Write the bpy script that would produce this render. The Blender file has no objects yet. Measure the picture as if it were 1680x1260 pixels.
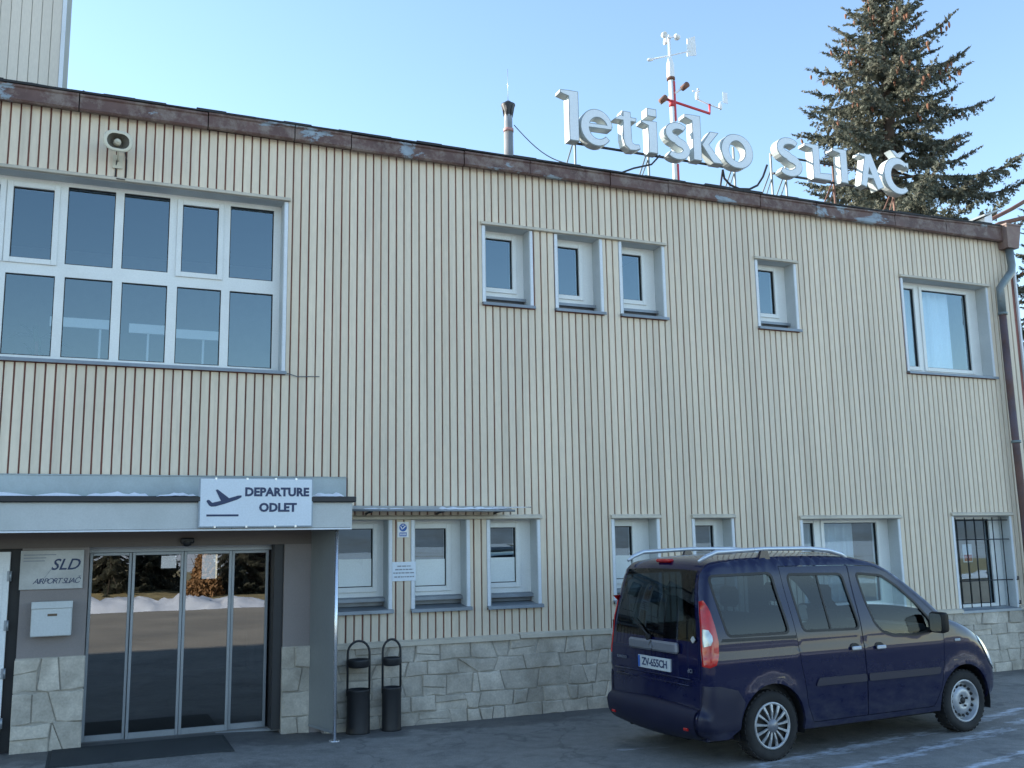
import bpy, bmesh, math, random
from math import sin, cos, pi, radians, sqrt, exp, atan2
from mathutils import Vector, Matrix
from mathutils.geometry import delaunay_2d_cdt
random.seed(7)
scene = bpy.context.scene
COL = scene.collection

# ---------------------------------------------------------------- camera
cam_d = bpy.data.cameras.new('camera')
cam = bpy.data.objects.new('camera', cam_d); COL.objects.link(cam)
cam_d.sensor_width = 36.0
cam_d.lens = 36.0 * 1601.67 / 1680.0
cam_d.clip_end = 3000
PITCH, YAW, ROLL = 0.16041, 0.40407, -0.017091
cam.location = (0, -10.98, 2.0125)
cam.matrix_world = (Matrix.Translation(cam.location) @ Matrix.Rotation(-YAW, 4, 'Z') @ Matrix.Rotation(PITCH, 4, 'X')
                    @ Matrix.Rotation(pi / 2, 4, 'X') @ Matrix.Rotation(ROLL, 4, 'Z'))
scene.camera = cam

# ---------------------------------------------------------------- sky, sun, exposure
SUN_EL, SUN_AZ = radians(23.5), radians(-54)          # azimuth clockwise from +Y (behind the building, to the left)
world = bpy.data.worlds.new('World'); scene.world = world; world.use_nodes = True
wn = world.node_tree.nodes; wl = world.node_tree.links
for n in list(wn): wn.remove(n)
sky = wn.new('ShaderNodeTexSky'); sky.sky_type = 'NISHITA'; sky.sun_disc = False
sky.sun_elevation = SUN_EL; sky.sun_rotation = SUN_AZ % (2 * pi)
sky.altitude = 300; sky.air_density = 1.2; sky.dust_density = 0.1; sky.ozone_density = 2.2
bg = wn.new('ShaderNodeBackground'); bg.inputs[1].default_value = 0.14
wo = wn.new('ShaderNodeOutputWorld')
wl.new(sky.outputs[0], bg.inputs[0]); wl.new(bg.outputs[0], wo.inputs[0])
sun_d = bpy.data.lights.new('sun', 'SUN'); sun_d.energy = 4.4; sun_d.angle = radians(0.55); sun_d.color = (1.0, 0.93, 0.82)
sun = bpy.data.objects.new('sun', sun_d); COL.objects.link(sun)
sdir = Vector((sin(SUN_AZ) * cos(SUN_EL), cos(SUN_AZ) * cos(SUN_EL), sin(SUN_EL)))
sun.rotation_euler = (-sdir).to_track_quat('-Z', 'Y').to_euler(); sun.location = sdir * 60
scene.view_settings.view_transform = 'Standard'; scene.view_settings.look = 'None'
scene.view_settings.exposure = 1.35; scene.view_settings.gamma = 1.0
scene.view_settings.use_curve_mapping = False

# ---------------------------------------------------------------- mesh builder
class MB:
    def __init__(s): s.v = []; s.f = []; s.m = []; s.sm = []
    def add(s, vs, fs, mi=0, smooth=False):
        b = len(s.v); s.v += [tuple(p) for p in vs]
        for f in fs: s.f.append(tuple(b + i for i in f)); s.m.append(mi); s.sm.append(smooth)
        return s
    def box(s, x0, x1, y0, y1, z0, z1, mi=0):
        x0, x1 = min(x0, x1), max(x0, x1); y0, y1 = min(y0, y1), max(y0, y1); z0, z1 = min(z0, z1), max(z0, z1)
        return s.add([(x0, y0, z0), (x1, y0, z0), (x1, y1, z0), (x0, y1, z0), (x0, y0, z1), (x1, y0, z1), (x1, y1, z1), (x0, y1, z1)],
                     [(0, 3, 2, 1), (4, 5, 6, 7), (0, 1, 5, 4), (1, 2, 6, 5), (2, 3, 7, 6), (3, 0, 4, 7)], mi)
    def bbox(s, x0, x1, y0, y1, z0, z1, b=.005, mi=0):
        """box with chamfered edges"""
        x0, x1 = min(x0, x1), max(x0, x1); y0, y1 = min(y0, y1), max(y0, y1); z0, z1 = min(z0, z1), max(z0, z1)
        b = min(b, (x1 - x0) * .45, (y1 - y0) * .45, (z1 - z0) * .45)
        bm = bmesh.new(); bmesh.ops.create_cube(bm, size=1)
        for v in bm.verts: v.co = ((x0 + x1) / 2 + v.co.x * (x1 - x0), (y0 + y1) / 2 + v.co.y * (y1 - y0), (z0 + z1) / 2 + v.co.z * (z1 - z0))
        bmesh.ops.bevel(bm, geom=bm.edges[:], offset=b, segments=1, affect='EDGES', profile=.5)
        bm.verts.ensure_lookup_table()
        s.add([v.co[:] for v in bm.verts], [[v.index for v in f.verts] for f in bm.faces], mi); bm.free(); return s
    def tube(s, pts, r, n=8, mi=0, caps=True, smooth=True):
        pts = [Vector(p) for p in pts]; rs = r if isinstance(r, (list, tuple)) else [r] * len(pts)
        vs = []; fs = []; prev = None
        for i, p in enumerate(pts):
            d = (pts[min(i + 1, len(pts) - 1)] - pts[max(i - 1, 0)]).normalized()
            if prev is None:
                a = Vector((0, 0, 1)) if abs(d.z) < .9 else Vector((1, 0, 0)); u = d.cross(a).normalized()
            else: u = (prev - d * prev.dot(d)).normalized()
            prev = u; w = d.cross(u)
            for k in range(n):
                t = 2 * pi * k / n; vs.append(p + (u * cos(t) + w * sin(t)) * rs[i])
        for i in range(len(pts) - 1):
            for k in range(n):
                a = i * n + k; b = i * n + (k + 1) % n; fs.append((a, b, b + n, a + n))
        s.add(vs, fs, mi, smooth)
        if caps:
            b = len(s.v) - len(vs)
            s.f.append(tuple(b + k for k in range(n))[::-1]); s.m.append(mi); s.sm.append(False)
            e = b + (len(pts) - 1) * n; s.f.append(tuple(e + k for k in range(n))); s.m.append(mi); s.sm.append(False)
        return s
    def lathe(s, c, axis, prof, n=24, mi=0, smooth=True):
        """prof: (distance along axis, radius)"""
        c = Vector(c); ax = Vector(axis).normalized(); a = Vector((0, 0, 1)) if abs(ax.z) < .9 else Vector((1, 0, 0))
        u = ax.cross(a).normalized(); w = ax.cross(u); vs = []; fs = []
        for h, r in prof:
            for k in range(n):
                t = 2 * pi * k / n; vs.append(c + ax * h + (u * cos(t) + w * sin(t)) * max(r, 1e-4))
        for i in range(len(prof) - 1):
            for k in range(n):
                p = i * n + k; q = i * n + (k + 1) % n; fs.append((p, q, q + n, p + n))
        return s.add(vs, fs, mi, smooth)
    def prism(s, poly, fn, d0, d1, mi=0, mi_front=None):
        """poly: 2D outline; fn(u, v, d) -> 3D; front at d0"""
        n = len(poly)
        vs = [fn(u, v, d0) for u, v in poly] + [fn(u, v, d1) for u, v in poly]
        s.add(vs, [tuple(range(n))], mi if mi_front is None else mi_front)
        b = len(s.v) - 2 * n
        s.f.append(tuple(b + n + i for i in range(n))[::-1]); s.m.append(mi); s.sm.append(False)
        for i in range(n):
            j = (i + 1) % n; s.f.append((b + j, b + i, b + n + i, b + n + j)); s.m.append(mi); s.sm.append(False)
        return s
    def ribbon(s, pts, ws, fn, d0, d1, mi=0, mi_front=None, closed=False):
        """stroke of varying width in 2D turned into a slab"""
        n = len(pts); P = [Vector(p) for p in pts]; W = ws if isinstance(ws, (list, tuple)) else [ws] * n
        L = []; R = []
        for i in range(n):
            if closed: d = P[(i + 1) % n] - P[i - 1]
            else: d = P[min(i + 1, n - 1)] - P[max(i - 1, 0)]
            d.normalize(); q = Vector((-d.y, d.x)) * W[i] / 2; L.append(P[i] + q); R.append(P[i] - q)
        mf = mi if mi_front is None else mi_front
        vs = [fn(p.x, p.y, d0) for p in L] + [fn(p.x, p.y, d0) for p in R] + [fn(p.x, p.y, d1) for p in L] + [fn(p.x, p.y, d1) for p in R]
        b = len(s.v); s.v += [tuple(p) for p in vs]
        m = n if closed else n - 1
        for i in range(m):
            j = (i + 1) % n
            for f, mm in (((i, n + i, n + j, j), mf), ((2 * n + i, 2 * n + j, 3 * n + j, 3 * n + i), mi), ((i, j, 2 * n + j, 2 * n + i), mi), ((n + i, 3 * n + i, 3 * n + j, n + j), mi)):
                s.f.append(tuple(b + k for k in f)); s.m.append(mm); s.sm.append(False)
        if not closed:
            for i in (0, n - 1):
                f = (i, 2 * n + i, 3 * n + i, n + i); s.f.append(tuple(b + k for k in f)); s.m.append(mi); s.sm.append(False)
        return s
    def mesh(s, name, mats):
        me = bpy.data.meshes.new(name); me.from_pydata(s.v, [], s.f)
        for m in (mats if isinstance(mats, (list, tuple)) else [mats]): me.materials.append(m)
        me.polygons.foreach_set('material_index', s.m); me.polygons.foreach_set('use_smooth', s.sm)
        bm = bmesh.new(); bm.from_mesh(me); bmesh.ops.recalc_face_normals(bm, faces=bm.faces[:]); bm.to_mesh(me); bm.free()
        me.update(); return me
    def build(s, name, mats, parent=None, world_coords=True):
        """parts are written in world coordinates under unrotated things, in local coordinates otherwise"""
        if parent is not None and world_coords:
            o = Vector(parent.location)
            p = parent
            while p.parent: p = p.parent; o = o + Vector(p.location)
            if o.length > 1e-6: s.v = [(x - o.x, y - o.y, z - o.z) for x, y, z in s.v]
        return link(name, s.mesh(name, mats), parent)

def link(name, me, parent=None):
    ob = bpy.data.objects.new(name, me); COL.objects.link(ob)
    if parent is not None: ob.parent = parent
    return ob
def tag(o, label=None, cat=None, group=None, kind=None):
    if label: o['label'] = label
    if cat: o['category'] = cat
    if group: o['group'] = group
    if kind: o['kind'] = kind
    return o
def thing(name, label, cat, loc=(0, 0, 0), rz=0, group=None):
    o = bpy.data.objects.new(name, None); COL.objects.link(o); o.location = loc; o.rotation_euler = (0, 0, rz)
    o.empty_display_size = .2
    return tag(o, label, cat, group)
def text_mesh(txt, size, depth=.002, bold=0.0, shear=0.0, align='CENTER', spacing=1.0):
    cu = bpy.data.curves.new('text', 'FONT'); cu.body = txt; cu.size = size; cu.extrude = depth / 2; cu.offset = bold
    cu.align_x = align; cu.align_y = 'CENTER'; cu.shear = shear; cu.space_character = spacing; cu.resolution_u = 3
    o = bpy.data.objects.new('text', cu); COL.objects.link(o)
    bpy.context.view_layer.update()
    me = bpy.data.meshes.new_from_object(o.evaluated_get(bpy.context.evaluated_depsgraph_get()))
    bpy.data.objects.remove(o); bpy.data.curves.remove(cu); return me
def text_part(name, txt, size, parent, mtl, fn, **kw):
    """fn maps text plane (u right, v up, d toward the reader) to parent coordinates"""
    me = text_mesh(txt, size, **kw)
    for v in me.vertices: v.co = fn(v.co.x, v.co.y, v.co.z)
    me.materials.clear(); me.materials.append(mtl)
    for p in me.polygons: p.material_index = 0
    return link(name, me, parent)

# ---------------------------------------------------------------- materials
def newmat(name):
    m = bpy.data.materials.new(name); m.use_nodes = True; nt = m.node_tree
    for n in list(nt.nodes): nt.nodes.remove(n)
    out = nt.nodes.new('ShaderNodeOutputMaterial'); return m, nt, out
def N(nt, typ, **kw):
    n = nt.nodes.new(typ)
    for k, v in kw.items():
        if k.startswith('i_'):
            key = k[2:]; key = int(key) if key.isdigit() else key.replace('_', ' ')
            n.inputs[key].default_value = v
        else: setattr(n, k, v)
    return n
def rgba(c): return (c[0], c[1], c[2], 1)
def pos(nt, scale=(1, 1, 1), world=True, rot=(0, 0, 0)):
    if world: g = N(nt, 'ShaderNodeNewGeometry'); src = g.outputs['Position']
    else: g = N(nt, 'ShaderNodeTexCoord'); src = g.outputs['Object']
    mp = N(nt, 'ShaderNodeMapping'); mp.inputs['Scale'].default_value = scale; mp.inputs['Rotation'].default_value = rot
    nt.links.new(src, mp.inputs[0]); return mp.outputs[0]
def noise(nt, vec, scale, detail=4, rough=.55, dist=0):
    n = N(nt, 'ShaderNodeTexNoise'); n.inputs['Scale'].default_value = scale; n.inputs['Detail'].default_value = detail
    n.inputs['Roughness'].default_value = rough; n.inputs['Distortion'].default_value = dist
    nt.links.new(vec, n.inputs['Vector']); return n.outputs['Fac']
def ramp(nt, fac, a, b, ca=(0, 0, 0), cb=(1, 1, 1)):
    r = N(nt, 'ShaderNodeValToRGB'); e = r.color_ramp.elements; e[0].position = a; e[1].position = b
    e[0].color = rgba(ca); e[1].color = rgba(cb); nt.links.new(fac, r.inputs[0]); return r.outputs[0]
def mixc(nt, fac, a, b, mode='MIX'):
    m = N(nt, 'ShaderNodeMix', data_type='RGBA', blend_type=mode)
    for s, k in ((fac, 0), (a, 6), (b, 7)):
        if isinstance(s, (int, float)): m.inputs[k].default_value = s
        elif isinstance(s, tuple): m.inputs[k].default_value = rgba(s)
        else: nt.links.new(s, m.inputs[k])
    return m.outputs[2]
def math_(nt, op, a, b=0.0):
    m = N(nt, 'ShaderNodeMath', operation=op)
    for i, s in enumerate((a, b)):
        if isinstance(s, (int, float)): m.inputs[i].default_value = s
        else: nt.links.new(s, m.inputs[i])
    return m.outputs[0]
def mat(name, col, rough=.6, metal=0, var=.12, scale=2.5, fine=.06, fscale=60, bump=0, bscale=80, spec=.5, rnd=0, coat=0,
        dirt=None, dirt_amt=.4, dirt_scale=1.2, stretch=(1, 1, 1), world=True, streak=0, lo=.45, hi=.7):
    m, nt, out = newmat(name); p = N(nt, 'ShaderNodeBsdfPrincipled')
    v = pos(nt, stretch, world)
    n1 = noise(nt, v, scale, 5); c = ramp(nt, n1, .3, .7, tuple(x * (1 - var) for x in col), tuple(min(1, x * (1 + var)) for x in col))
    n2 = noise(nt, v, fscale, 3); c = mixc(nt, 1.0, c, ramp(nt, n2, .25, .75, (1 - fine,) * 3, (1 + fine,) * 3), 'MULTIPLY')
    if rnd:
        oi = N(nt, 'ShaderNodeObjectInfo'); c = mixc(nt, 1.0, c, ramp(nt, oi.outputs['Random'], 0, 1, (1 - rnd,) * 3, (1 + rnd * .6,) * 3), 'MULTIPLY')
    if dirt:
        d = noise(nt, v, dirt_scale, 7, .65, .4); c = mixc(nt, math_(nt, 'MULTIPLY', ramp(nt, d, lo, hi), dirt_amt), c, dirt)
    if streak:   # thin vertical rain and dirt runs
        st = noise(nt, pos(nt, (14, 1, .55), world), 1.0, 5, .6); c = mixc(nt, math_(nt, 'MULTIPLY', ramp(nt, st, .48, .74), streak), c, (.30, .25, .19))
        sp = noise(nt, pos(nt, (1, 1, 1), world), 38, 2, .5); c = mixc(nt, math_(nt, 'MULTIPLY', ramp(nt, sp, .70, .76), streak * 1.2), c, (.24, .19, .15))
    nt.links.new(c, p.inputs['Base Color'])
    rr = math_(nt, 'ADD', math_(nt, 'MULTIPLY', n1, .16), rough - .08); nt.links.new(rr, p.inputs['Roughness'])
    p.inputs['Metallic'].default_value = metal; p.inputs['Specular IOR Level'].default_value = spec; p.inputs['Coat Weight'].default_value = coat
    p.inputs['Coat Roughness'].default_value = .04
    if bump:
        b = N(nt, 'ShaderNodeBump'); b.inputs['Strength'].default_value = bump; b.inputs['Distance'].default_value = .01
        nt.links.new(noise(nt, v, bscale, 4), b.inputs['Height']); nt.links.new(b.outputs[0], p.inputs['Normal'])
    nt.links.new(p.outputs[0], out.inputs[0]); return m
def glass(name, tint=(.75, .8, .8), refl=1.6, base=.02, wav=.0, rough=.0, gcol=(1, 1, 1)):
    m, nt, out = newmat(name)
    t = N(nt, 'ShaderNodeBsdfTransparent'); t.inputs[0].default_value = rgba(tint)
    g = N(nt, 'ShaderNodeBsdfGlossy'); g.inputs['Roughness'].default_value = rough; g.inputs[0].default_value = rgba(gcol)
    gg = N(nt, 'ShaderNodeNewGeometry'); dp_ = N(nt, 'ShaderNodeVectorMath', operation='DOT_PRODUCT')
    nt.links.new(gg.outputs['Normal'], dp_.inputs[0]); nt.links.new(gg.outputs['Incoming'], dp_.inputs[1])
    sch = math_(nt, 'POWER', math_(nt, 'SUBTRACT', 1.0, math_(nt, 'ABSOLUTE', dp_.outputs['Value'])), 5.0)
    f = math_(nt, 'MINIMUM', math_(nt, 'ADD', sch, .04 * refl + base), 1.0)
    if wav:
        b = N(nt, 'ShaderNodeBump'); b.inputs['Strength'].default_value = wav; b.inputs['Distance'].default_value = .02
        nt.links.new(noise(nt, pos(nt), 1.3, 1), b.inputs['Height']); nt.links.new(b.outputs[0], g.inputs['Normal'])
    mx = N(nt, 'ShaderNodeMixShader'); nt.links.new(f, mx.inputs[0]); nt.links.new(t.outputs[0], mx.inputs[1]); nt.links.new(g.outputs[0], mx.inputs[2])
    nt.links.new(mx.outputs[0], out.inputs[0]); return m

M = {}
M['slat'] = mat('cream_cladding', (.735, .635, .495), .55, var=.05, scale=1.3, stretch=(1, 1, .3), fine=.05, fscale=25, rnd=.07, streak=.22, dirt=(.46, .42, .36), dirt_amt=.28, dirt_scale=1.0)
M['gap'] = mat('brown_backing', (.25, .105, .085), .8, var=.35, scale=4, stretch=(1, 1, .3))
M['panel'] = mat('pale_cladding', (.66, .60, .51), .55, var=.05, stretch=(1, 1, .2), rnd=.05)
M['seam'] = mat('panel_seam', (.33, .34, .30), .8)
M['trimcream'] = mat('cream_flashing', (.56, .50, .40), .5, var=.1, dirt=(.28, .26, .2), dirt_amt=.5)
M['trimgrey'] = mat('grey_flashing', (.40, .43, .43), .5, var=.12, dirt=(.2, .21, .21), dirt_amt=.5)
M['edge'] = mat('white_metal_trim', (.68, .72, .76), .4, var=.06)
M['sill'] = mat('zinc_sill', (.24, .27, .30), .45, metal=.3, var=.15, dirt=(.12, .12, .12), dirt_amt=.5)
M['frame'] = mat('white_window_frame', (.76, .78, .76), .35, var=.04, dirt=(.5, .5, .47), dirt_amt=.3)
M['gasket'] = mat('black_gasket', (.02, .02, .022), .6)
M['reveal'] = mat('render_reveal', (.50, .53, .53), .7, var=.08, bump=.1)
M['glass'] = glass('window_glass', (.72, .80, .85), 3.0, .05, .03, gcol=(.72, .90, 1.0))
M['doorglass'] = glass('door_glass', (.25, .27, .27), 4.0, .035, .02)
M['carglass'] = glass('tinted_car_glass', (.20, .25, .28), 1.0, .0)
M['carglassclear'] = glass('clear_car_glass', (.74, .82, .80), 1.0, .0)
M['film'] = mat('frosted_film', (.72, .77, .76), .3, var=.05)
M['roofing'] = mat('bitumen_roof', (.028, .028, .03), .8, var=.3, bump=.4, bscale=30)
M['stone'] = mat('limestone', (.56, .51, .43), .75, var=.2, scale=5, fine=.14, fscale=45, bump=1.0, bscale=18, rnd=.17, dirt=(.24, .21, .165), dirt_amt=.65, dirt_scale=1.7)
M['mortar'] = mat('mortar', (.43, .40, .345), .9, var=.2, bump=.5, bscale=60, dirt=(.14, .13, .12))
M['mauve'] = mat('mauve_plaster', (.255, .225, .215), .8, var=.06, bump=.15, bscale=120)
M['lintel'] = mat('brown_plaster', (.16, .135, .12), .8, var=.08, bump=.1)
M['canopy'] = mat('canopy_fascia', (.49, .52, .52), .45, var=.06, dirt=(.33, .37, .36), dirt_amt=.4)
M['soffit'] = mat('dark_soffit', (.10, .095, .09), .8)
M['bluegrey'] = mat('blue_grey_flashing', (.39, .45, .46), .5, var=.08, dirt=(.28, .31, .31), dirt_amt=.5, dirt_scale=2)
M['black'] = mat('black_metal', (.022, .023, .026), .5, var=.2)
M['rubber'] = mat('rubber', (.014, .014, .015), .75, var=.2, bump=.2)
M['alu'] = mat('anodised_aluminium', (.30, .33, .36), .4, metal=.5, var=.06)
M['steel'] = mat('bright_steel', (.72, .74, .78), .25, metal=.8, var=.05)
M['snow'] = mat('old_snow', (.82, .86, .92), .6, var=.05, bump=.6, bscale=14)
M['plate'] = mat('plate_white', (.50, .54, .55), .4, var=.06)
M['white'] = mat('white_paint', (.78, .80, .80), .4, var=.04)
M['signwhite'] = mat('sign_white', (.66, .73, .80), .4, var=.03)
M['signgrey'] = mat('sign_border', (.30, .36, .42), .4)
M['ink'] = mat('navy_print', (.022, .040, .105), .5, var=.05)
M['greyprint'] = mat('grey_print', (.25, .27, .30), .6)
M['blue'] = mat('blue_print', (.03, .12, .42), .5, var=.05)
M['oldsign'] = mat('weathered_sign', (.52, .52, .50), .55, var=.1, dirt=(.28, .28, .26), dirt_amt=.6)
M['mailwhite'] = mat('mailbox_white', (.55, .58, .58), .4, var=.05)
M['brassy'] = mat('name_plate', (.12, .08, .05), .4)
M['pipe'] = mat('galvanised_pipe', (.20, .25, .26), .45, metal=.35, var=.15, dirt=(.11, .06, .05), dirt_amt=.6)
M['rustpipe'] = mat('rusty_pipe', (.12, .065, .055), .7, var=.3, scale=3, dirt=(.1, .1, .15), dirt_amt=.7, dirt_scale=2)
M['hopper'] = mat('rusty_hopper', (.20, .13, .115), .65, var=.25, dirt=(.3, .25, .2), dirt_amt=.6, dirt_scale=5)
M['horn'] = mat('horn_beige', (.60, .56, .44), .5, var=.12)
M['horndark'] = mat('horn_throat', (.10, .09, .07), .6)
M['lettersd'] = mat('letter_side', (.46, .51, .51), .4, var=.05, dirt=(.5, .53, .5), dirt_amt=.4)  # grey holds the shade that neighbouring letters throw on white sides
M['letterrim'] = mat('letter_rim', (.22, .26, .27), .5)
M['letterface'] = mat('letter_face', (.74, .79, .82), .3, var=.03)
M['rusty'] = mat('rusty_steel', (.17, .085, .06), .75, var=.3, scale=9)
M['red'] = mat('red_paint', (.50, .035, .045), .5, var=.12)
M['flue'] = mat('flue_steel', (.42, .43, .42), .4, metal=.5, var=.15, dirt=(.2, .16, .12), dirt_amt=.5)
M['flueband'] = mat('flue_band', (.42, .22, .20), .5)
M['cable'] = mat('black_cable', (.02, .02, .024), .6)
M['wire'] = mat('thin_wire', (.12, .13, .14), .5)
M['mat'] = mat('doormat', (.035, .04, .042), .9, var=.2, fine=.4, fscale=90, bump=.8, bscale=150)
M['room'] = mat('room_plaster', (.26, .27, .28), .9)
M['roomfloor'] = mat('room_floor', (.16, .15, .14), .5)
M['curtain'] = mat('curtain_fabric', (.78, .84, .88), .8, var=.04)
M['plant'] = mat('house_plant', (.035, .07, .03), .5)
# rusty fascia sheets: brown paint with flaked patches that show the old blue-grey coat
def fascia_mat():
    m, nt, out = newmat('flaking_fascia'); p = N(nt, 'ShaderNodeBsdfPrincipled'); v = pos(nt)
    c = ramp(nt, noise(nt, v, 3.5, 6), .3, .7, (.085, .045, .038), (.145, .082, .07))
    c = mixc(nt, ramp(nt, noise(nt, v, 5, 8, .75), .47, .62), c, (.215, .165, .14))
    v2 = pos(nt, (1, 1, 2.4)); fl = ramp(nt, noise(nt, v2, 1.3, 8, .68, .4), .585, .615)
    c = mixc(nt, fl, c, ramp(nt, noise(nt, v, 12, 4), .3, .7, (.20, .24, .28), (.30, .36, .41)))
    nt.links.new(c, p.inputs['Base Color']); p.inputs['Roughness'].default_value = .6
    b = N(nt, 'ShaderNodeBump'); b.inputs['Strength'].default_value = .5; b.inputs['Distance'].default_value = .008
    nt.links.new(noise(nt, v, 5, 6), b.inputs['Height']); nt.links.new(b.outputs[0], p.inputs['Normal'])
    nt.links.new(p.outputs[0], out.inputs[0]); return m
M['fascia'] = fascia_mat()
# forecourt asphalt with patches, cracks and thin salt and ice streaks
def ground_mat():
    m, nt, out = newmat('forecourt_asphalt'); p = N(nt, 'ShaderNodeBsdfPrincipled'); v = pos(nt)
    c = ramp(nt, noise(nt, v, .45, 6, .6), .3, .72, (.17, .168, .16), (.27, .262, .243))
    c = mixc(nt, 1.0, c, ramp(nt, noise(nt, v, 85, 3, .7), .3, .7, (.62,) * 3, (1.34,) * 3), 'MULTIPLY')
    c = mixc(nt, 1.0, c, ramp(nt, noise(nt, v, 7, 6, .7), .3, .7, (.80,) * 3, (1.18,) * 3), 'MULTIPLY')
    sy = N(nt, 'ShaderNodeSeparateXYZ'); nt.links.new(v, sy.inputs[0])
    damp = ramp(nt, math_(nt, 'ADD', math_(nt, 'MULTIPLY', noise(nt, v, 1.4, 6, .65), 1.6), sy.outputs[1]), .22, .42)
    c = mixc(nt, math_(nt, 'MULTIPLY', damp, .6), c, (.06, .06, .06))
    c = mixc(nt, math_(nt, 'MULTIPLY', ramp(nt, noise(nt, v, 1.7, 6, .7, .6), .52, .66), .55), c, (.075, .076, .078))
    vo = N(nt, 'ShaderNodeTexVoronoi', feature='DISTANCE_TO_EDGE'); vo.inputs['Scale'].default_value = .55
    wv = N(nt, 'ShaderNodeVectorMath', operation='ADD'); nz = N(nt, 'ShaderNodeTexNoise'); nz.inputs['Scale'].default_value = 1.6; nz.inputs['Detail'].default_value = 5
    nt.links.new(v, nz.inputs[0]); nt.links.new(v, wv.inputs[0]); nt.links.new(nz.outputs['Color'], wv.inputs[1]); nt.links.new(wv.outputs[0], vo.inputs['Vector'])
    crack = ramp(nt, vo.outputs['Distance'], .004, .012, (1, 1, 1), (0, 0, 0))
    c = mixc(nt, math_(nt, 'MULTIPLY', crack, .35), c, (.05, .05, .052))
    sx = N(nt, 'ShaderNodeSeparateXYZ'); nt.links.new(v, sx.inputs[0])
    tot = None
    for (x0, y0, x1, y1, w) in ((5.4, -3.42, 8.3, -2.9, .20), (8.0, -2.98, 10.6, -2.25, .16), (5.9, -3.95, 9.1, -3.12, .17), (9.0, -3.05, 10.8, -2.55, .14), (6.3, -4.5, 9.4, -3.75, .12), (4.6, -2.2, 5.5, -2.35, .06)):
        L = sqrt((x1 - x0) ** 2 + (y1 - y0) ** 2); ux, uy = (x1 - x0) / L, (y1 - y0) / L
        dx = math_(nt, 'SUBTRACT', sx.outputs[0], x0); dy = math_(nt, 'SUBTRACT', sx.outputs[1], y0)
        u = math_(nt, 'ADD', math_(nt, 'MULTIPLY', dx, ux), math_(nt, 'MULTIPLY', dy, uy))
        q = math_(nt, 'ABSOLUTE', math_(nt, 'SUBTRACT', math_(nt, 'MULTIPLY', dy, ux), math_(nt, 'MULTIPLY', dx, uy)))
        a = math_(nt, 'SUBTRACT', 1.0, math_(nt, 'DIVIDE', q, w))
        e = math_(nt, 'MINIMUM', math_(nt, 'MULTIPLY', u, 3.0), math_(nt, 'MULTIPLY', math_(nt, 'SUBTRACT', L, u), 2.0))
        s = math_(nt, 'MAXIMUM', math_(nt, 'MINIMUM', a, e), 0.0)
        tot = s if tot is None else math_(nt, 'MAXIMUM', tot, s)
    vs = pos(nt, (1.2, 3.6, 1), rot=(0, 0, radians(-11)))
    nn = noise(nt, vs, 3.2, 8, .72, .3)
    k = ramp(nt, math_(nt, 'ADD', math_(nt, 'MULTIPLY', tot, .22), nn), .60, .80)
    far = ramp(nt, noise(nt, vs, .8, 7, .7), .63, .72)
    k = math_(nt, 'MULTIPLY', k, ramp(nt, tot, .0, .25))
    k = math_(nt, 'MAXIMUM', k, math_(nt, 'MULTIPLY', far, .10))
    c = mixc(nt, k, c, (.56, .60, .66))
    nt.links.new(c, p.inputs['Base Color'])
    nt.links.new(ramp(nt, noise(nt, v, 1.1, 5), .3, .7, (.6,) * 3, (.9,) * 3), p.inputs['Roughness'])
    b = N(nt, 'ShaderNodeBump'); b.inputs['Strength'].default_value = .6; b.inputs['Distance'].default_value = .012
    hh = math_(nt, 'ADD', noise(nt, v, 70, 3), math_(nt, 'MULTIPLY', noise(nt, v, 4, 4), 1.5))
    nt.links.new(hh, b.inputs['Height']); nt.links.new(b.outputs[0], p.inputs['Normal'])
    nt.links.new(p.outputs[0], out.inputs[0]); return m
M['ground'] = ground_mat()
M['field'] = mat('snow_lightened_field', (.26, .21, .12), .9, var=.3, scale=.05, dirt=(.62, .66, .70), dirt_amt=.9, dirt_scale=.06, lo=.36, hi=.42)  # snow cover added to lighten the mirrored ground and the facade

# ---------------------------------------------------------------- setting: ground
def gz(x, y):
    t = min(1, max(0, (2.5 - x) / 1.4)); u = min(1, max(0, (y + 3.2) / 2.4))
    return .055 * t * t * (3 - 2 * t) * u * u * (3 - 2 * u)
g = MB(); xs = [-400, -120, -40, -15] + [-8 + .4 * i for i in range(66)] + [19, 25, 40, 120, 400]
ys = [-9.7 + .3 * i for i in range(36)]
vs = [(x, y, gz(x, y)) for y in ys for x in xs]; nx = len(xs)
g.add(vs, [(j * nx + i, j * nx + i + 1, (j + 1) * nx + i + 1, (j + 1) * nx + i) for j in range(len(ys) - 1) for i in range(nx - 1)], smooth=True)
tag(g.build('forecourt', M['ground']), kind='structure', label='grey asphalt forecourt with icy streaks in front of the terminal')
g = MB(); g.add([(-400, -23.5, .0), (400, -23.5, .0), (400, -9.7, .0), (-400, -9.7, .0)], [(0, 1, 2, 3)])
M['concrete'] = mat('sunlit_concrete', (.36, .32, .26), .85, var=.15, scale=.4, fine=.15, fscale=20, bump=.3, dirt=(.2, .19, .17), dirt_amt=.6, dirt_scale=.3)
tag(g.build('road', M['concrete']), kind='structure', label='pale concrete road in front of the forecourt')
g = MB(); g.add([(-1500, -1500, -.02), (1500, -1500, -.02), (1500, 1500, -.02), (-1500, 1500, -.02)], [(0, 1, 2, 3)])
tag(g.build('ground', M['field']), kind='structure', label='winter field with snow added to brighten panes and facade')

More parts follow.
